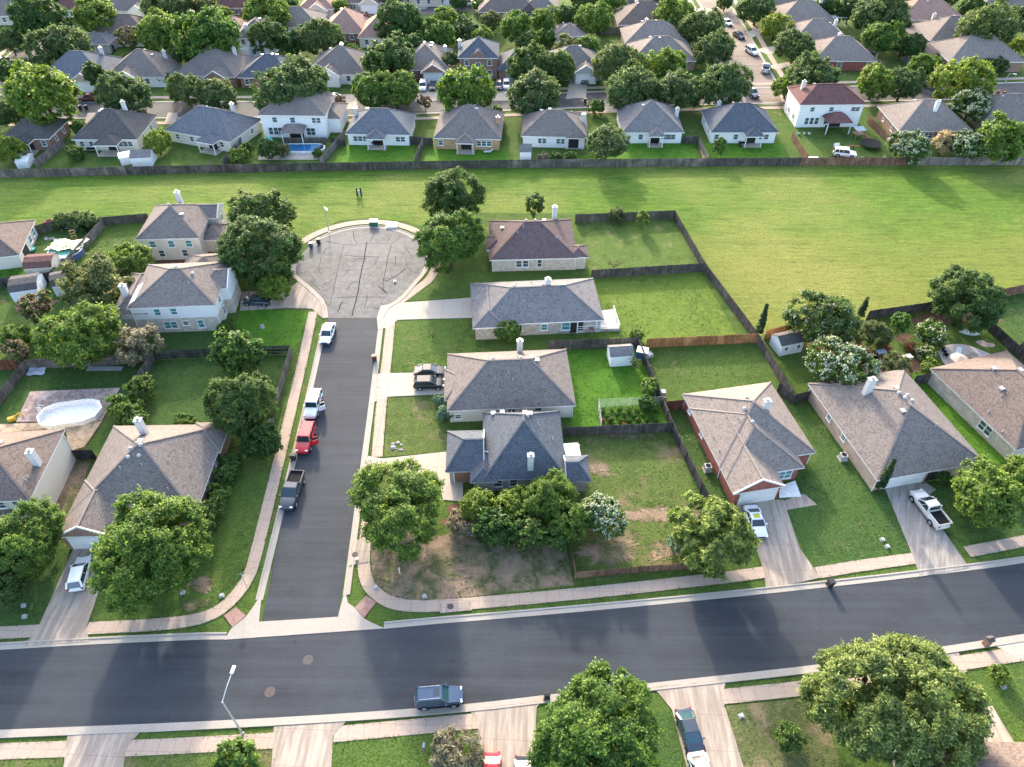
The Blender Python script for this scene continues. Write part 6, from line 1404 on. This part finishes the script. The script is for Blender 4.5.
for px,l in [((37,372),'crumpled grey sheet by the west lawn fence corner')]:
    x,y=G(*px); mb=MB(); vs=[(-1.3+2.6*i/6+rr.uniform(-.15,.15),-.8+1.6*j/4+rr.uniform(-.15,.15),rr.uniform(.02,.4)) for j in range(5) for i in range(7)]; mb.add(vs,[(j*7+i,j*7+i+1,(j+1)*7+i+1,(j+1)*7+i) for j in range(4) for i in range(6)]); q=mb.build('tarpaulin',M('tarp_grey',plain,(.42,.45,.52),.7,.2,0,.3,2),None,smooth=True); q.location=(x,y,0); tag(q,l,'tarpaulin')
x,y=G(106,369); mb=MB()
for i in range(14): mb.box((-2.6+i*.38,0,.06+.02*(i%2)),(.34,.9,.05),.02)
q=mb.build('metal_sheet',M('corr',plain,(.45,.47,.5),.4,.5,.4),None); q.location=(x,y,.03); tag(q,'pale ribbed metal sheet lying along the west lawn fence','metal sheet')
x,y=G(13,421); o=thing('toy_digger','yellow toy digger at the pool deck corner','toy',(x,y,.05),.5); MB().box((0,0,.4),(.9,.5,.5)).build('body',M('dig_yellow',plain,(.55,.30,.03)),o); MB().bar((.3,0,.6),(1.2,0,1.0),.12).build('arm',M('dig_yellow',plain,(.55,.3,.03)),o); MB().bar((1.2,0,1.0),(1.5,0,.3),.12).build('bucket',M('dig_yellow',plain,(.55,.3,.03)),o)
# timber deck at the grey roofed house
o=thing('back_deck','white timber deck with railing behind the long grey roofed house','deck',(*G(604,330),0)); c=o.location; pl=[(x-c[0],y-c[1]) for x,y in P((577,333),(619,331),(613,312),(600,313),(590,322),(576,324))]
MB().poly(pl,.0,.55).build('platform',M('deck_white',wood,(.60,.54,.48),(.72,.66,.60)),o); rl=MB()
for a,b in zip(pl[:3],pl[1:3]):
    for z in(.9,1.3): rl.bar((*a,z),(*b,z),.06,.09)
rl.build('railing',m_trim,o)
for i in range(3): 
    for a,b in ((pl[0],pl[1]),(pl[1],pl[2])): MB().box((a[0]+(b[0]-a[0])*i/2,a[1]+(b[1]-a[1])*i/2,.7),(.1,.1,1.4)).build('post',m_trim,o) if not(i==0 and a==pl[1]) else None
x,y=G(591,330,.55); o=thing('patio_chair','red patio chair on the white timber deck','chair',(x,y,.55)); mr=M('chair_red',plain,(.40,.03,.03),.6); MB().box((0,0,.45),(.6,.6,.08)).build('seat',mr,o); MB().box((0,.28,.8),(.6,.07,.7)).build('backrest',mr,o)
for sx in(-.25,.25):
    for sy in(-.25,.25): MB().box((sx,sy,.21),(.05,.05,.42)).build('leg',m_blk,o)
# terrace furniture
def parasol(label,px,z,col,r=1.3):
    o=thing('parasol',label,'parasol',(*G(*px,z),z)); MB().cyl((0,0,0),.04,2.2,8).build('pole',m_blk,o); MB().tube([(0,0,1.9),(0,0,2.4)],[r,.04],8).build('canopy',M(col[0],plain,col[1],.8),o); return o
parasol('tan parasol shading the curved terrace table',(954,368),.1,('cloth_tan',(.42,.34,.26)))
def chair(label,px,z,m,rz=0,g=None):
    o=thing('patio_chair',label,'chair',(*G(*px,z),z),rz,g); MB().box((0,0,.42),(.6,.6,.1)).build('seat',m,o); MB().box((0,.3,.7),(.6,.08,.6)).build('backrest',m,o)
    for sx in(-.26,.26):
        for sy in(-.26,.26): MB().box((sx,sy,.19),(.05,.05,.38)).build('leg',m_blk,o)
chair('black chair at the west end of the curved terrace, upper one',(943,353),.1,m_blk,.4); chair('black chair at the west end of the curved terrace, lower one',(945,357),.1,m_blk,2.4)
o=thing('lounge_chair','pale lounger beside the tan parasol on the terrace','lounger',(*G(958,355,.1),.1),-.3); MB().box((0,-.3,.35),(.65,1.3,.08)).build('seat',M('cloth_pale',plain,(.55,.66,.70),.8),o); MB().bar((0,.35,.38),(0,.9,.9),.65,.07).build('backrest',M('cloth_pale',plain,(.55,.66,.7),.8),o)
for sx in(-.28,.28):
    for sy in(-.8,.2): MB().box((sx,sy,.16),(.06,.06,.32)).build('leg',m_blk,o)
o=thing('fire_pit','round white fire pit on the curved terrace','fire pit',(*G(972.5,357,.1),.1)); MB().tube([(0,0,0),(0,0,.45),(0,0,.45),(0,0,.15)],[.75,.75,.5,.45],18,cap=False).build('ring',m_conc,o); MB().cyl((0,0,0),.5,.2,16).build('ash_bed',m_blk,o)
x,y=G(969,334); o=thing('garden_bench','white upturned rowing shaped planter by the garden fence','planter',(x,y,0),-.2); MB().tube([(-1.5,0,.25),(-.8,0,.3),(0,0,.3),(.8,0,.3),(1.5,0,.25)],[.1,.4,.45,.4,.1],10).build('hull',M('pl_white',plain,(.6,.63,.65),.5),o); MB().box((0,0,.74),(1.2,.4,.05)).build('bench_board',m_trim,o)
for px,l,mc in [((846,338),'white table under the dark lilac flowered tree',(.7,.7,.7)),((880,355),'grey blue table in the mulch garden bed',(.35,.38,.42)),((906,360),'pale bench at the garden shrub bed',(.6,.55,.48))]:
    x,y=G(*px); o=thing('garden_table',l,'table',(x,y,0),.3); mm=M('tb'+l[:4],plain,mc,.6); MB().box((0,0,.72),(1.5,.9,.06)).build('tabletop',mm,o)
    for sx in(-.6,.6):
        for sy in(-.35,.35): MB().box((sx,sy,.35),(.06,.06,.7)).build('leg',mm,o)
# toy strewn garden
x,y=G(870,147); o=thing('trampoline','black round trampoline in the toy strewn garden','trampoline',(x,y,0)); MB().tube([(0,0,.85),(0,0,.9)],[2.1,2.1],26).build('mat',m_blk,o); MB().tube([(0,0,.8),(0,0,.96)],[2.2,2.25],26,cap=False).build('rim',M('tr_green',plain,(.05,.09,.09)),o)
for k in range(6): a=k*1.047; MB().cyl((2.15*math.cos(a),2.15*math.sin(a),0),.05,.85,6).build('leg',m_blk,o)
car('white toy like buggy parked on grass in the toy strewn garden','boxsuv','white',(845,153),(1,-.25),z=.8)
x,y=G(832,158); o=thing('basketball_hoop','basketball hoop stand by the brown field fence','basketball hoop',(x,y,0)); MB().cyl((0,0,0),.06,3.0,8).build('pole',m_blk,o); MB().box((0,-.2,3.1),(1.1,.05,.75)).build('backboard',m_trim,o); MB().tube([(0,-.45,2.8),(0,-.45,2.84)],[.24,.24],12,cap=False).build('rim',M('rim_or',plain,(.5,.12,.03)),o); MB().box((0,0,.1),(.9,.7,.2)).build('base',m_blk,o)
x,y=G(857,138); o=thing('play_tower','play tower with pale awning and red slide beside the trampoline','play tower',(x,y,0),.2)
for sx in(-1,1):
    for sy in(-.8,.8): MB().box((sx,sy,1.1),(.1,.1,2.2)).build('post',M('tim',plain,(.3,.18,.1)),o)
MB().add([(-1.2,-1,2.1),(1.2,-1,2.1),(1.2,1,2.3),(-1.2,1,2.3)],[(0,1,2,3),(3,2,1,0)]).build('awning',M('awn',plain,(.5,.58,.62)),o); MB().bar((1,-.6,1.2),(2.6,-1.6,.1),.6,.08).build('slide',M('sl_red',plain,(.40,.06,.05)),o); MB().box((0,0,1.15),(2.1,1.7,.08)).build('floor_board',M('tim',plain,(.3,.18,.1)),o)
x,y=G(853,148); o=thing('seesaw','red seesaw on the toy strewn garden grass','toy',(x,y,0),-.4); MB().bar((-1.3,0,.3),(1.3,0,.7),.2,.06).build('plank',M('sl_red',plain,(.4,.06,.05)),o); MB().box((0,0,.22),(.2,.3,.45)).build('pivot',m_blk,o)
x,y=G(812,160); tag(MB().box((0,0,.2),(2.6,1.2,.4)).box((0,0,.42),(2.7,1.3,.05)).build('sandbox',m_trim),'white low box by the brown side fence corner','box').location=(x,y,0)
for i,px in enumerate([(798,134),(804,134),(809,134)]):
    x,y=G(*px); o=thing('flower_pot','white flower pot at the maroon roofed house wall','flower pot',(x,y,0),0,'white pots along the maroon roofed house wall'); MB().tube([(0,0,0),(0,0,.5)],[.25,.36],10).build('pot',m_trim,o); MB().dome((0,0,.5),.3,.3,8,3).build('plant',lf('bright'),o)
# patio furniture of the back row
for px,l in [((462,146),'dark dining table under the orange brick house porch'),((376,146),'dark table under the white house gabled porch'),((653,145),'dark table under the porch of the bright lawn house'),((742,146),'dark table under the black roofed house porch'),((572,146),'dark table against the grey white house'),((92,152),'dark table before the slate roofed porch'),((222,150),'dark table on the grey blue house patio')]:
    x,y=G(*px); o=thing('patio_table',l,'table',(x,y,.1),0,'patio tables'); MB().box((0,0,.72),(1.8,1.0,.06)).build('tabletop',m_blk,o)
    for sx in(-.7,.7):
        for sy in(-.4,.4): MB().box((sx,sy,.35),(.07,.07,.7)).build('leg',m_blk,o)
o=thing('sun_lounger','pale sun lounger on the orange brick house lawn','lounger',(*G(488,153),0),.1); MB().box((-.2,0,.35),(1.4,.65,.1)).build('seat',M('cloth_pale2',plain,(.6,.62,.62),.8),o); MB().bar((.5,0,.38),(1.1,0,.85),.6,.08).build('backrest',M('cloth_pale2',plain,(.6,.62,.62),.8),o)
for sx in(-.7,.4):
    for sy in(-.25,.25): MB().box((sx,sy,.16),(.06,.06,.32)).build('leg',m_blk,o)
# slab of timber walkway
tag(MB().poly(P((699,146),(703,146),(709,163),(704,163)),0,.25).build('walkway',M('deck_tan',wood,(.46,.33,.21),(.55,.41,.28))),'pale timber walkway beside the black roofed house','walkway')
for px,l in [((205,233),'')]: pass
# ================================================================ PERSON at the open door
def skin(name,verts,edges,rad,m,parent=None,sub=2):
    me=bpy.data.meshes.new(name); me.from_pydata(verts,edges,[]); me.materials.append(m); o=link(name,me,parent); md=o.modifiers.new('skin','SKIN'); 
    if not me.skin_vertices: me.attributes; 
    for i,r in enumerate(rad): me.skin_vertices[0].data[i].radius=(r,r)
    me.skin_vertices[0].data[0].use_root=True; s=o.modifiers.new('sub','SUBSURF'); s.levels=s.render_levels=sub; md.use_smooth_shade=True; return o
def person(label,px,rz):
    x,y=G(*px); o=thing('person',label,'person',(x,y,.035),rz); sk=M('skin_tone',plain,(.42,.26,.19),.6); sh=M('shirt_red',plain,(.26,.035,.05),.9); tr=M('trousers_black',plain,(.02,.02,.025),.9); hr=M('hair_dark',plain,(.025,.018,.015),.7)
    V=[(0,0,.95),(0,.02,1.15),(0,.06,1.36),(0,.09,1.48),(0,.12,1.60),(0,.13,1.72),(-.17,.06,1.40),(-.24,.16,1.15),(-.20,.40,1.08),(.17,.06,1.40),(.25,.14,1.15),(.2,.38,1.1),(-.1,0,.88),(-.12,.03,.48),(-.12,-.03,.08),(-.12,.12,.04),(.1,0,.88),(.13,.06,.48),(.13,0,.08),(.13,.15,.04),(-.17,.49,1.07),(.17,.47,1.09)]
    E=[(0,1),(1,2),(2,3),(3,4),(4,5),(2,6),(6,7),(7,8),(2,9),(9,10),(10,11),(0,12),(12,13),(13,14),(14,15),(0,16),(16,17),(17,18),(18,19),(8,20),(11,21)]
    rd=[.13,.12,.13,.055,.095,.085,.065,.047,.035,.065,.047,.035,.09,.062,.045,.04,.09,.062,.045,.04,.03,.03]; b=skin('body',V,E,rd,sk,o)
    skin('shirt',[V[0],V[1],V[2],(0,.08,1.42),V[6],V[7],V[9],V[10]],[(0,1),(1,2),(2,3),(2,4),(4,5),(2,6),(6,7)],[.145,.14,.15,.08,.085,.065,.085,.065],sh,o)
    skin('trousers',[V[0],V[12],V[13],(-.12,-.02,.14),V[16],V[17],(.13,.01,.14)],[(0,1),(1,2),(2,3),(0,4),(4,5),(5,6)],[.15,.108,.08,.07,.108,.08,.07],tr,o)
    MB().dome((0,.115,1.66),.105,.17,12,4).build('hair',hr,o,smooth=True)
    for s in(-.11,.13): MB().box((s,.07,.05),(.1,.28,.09)).build('shoe',tr,o)
person('person in a dark red top and black trousers leaning in at the open SUV door',(324.5,407),R(75))
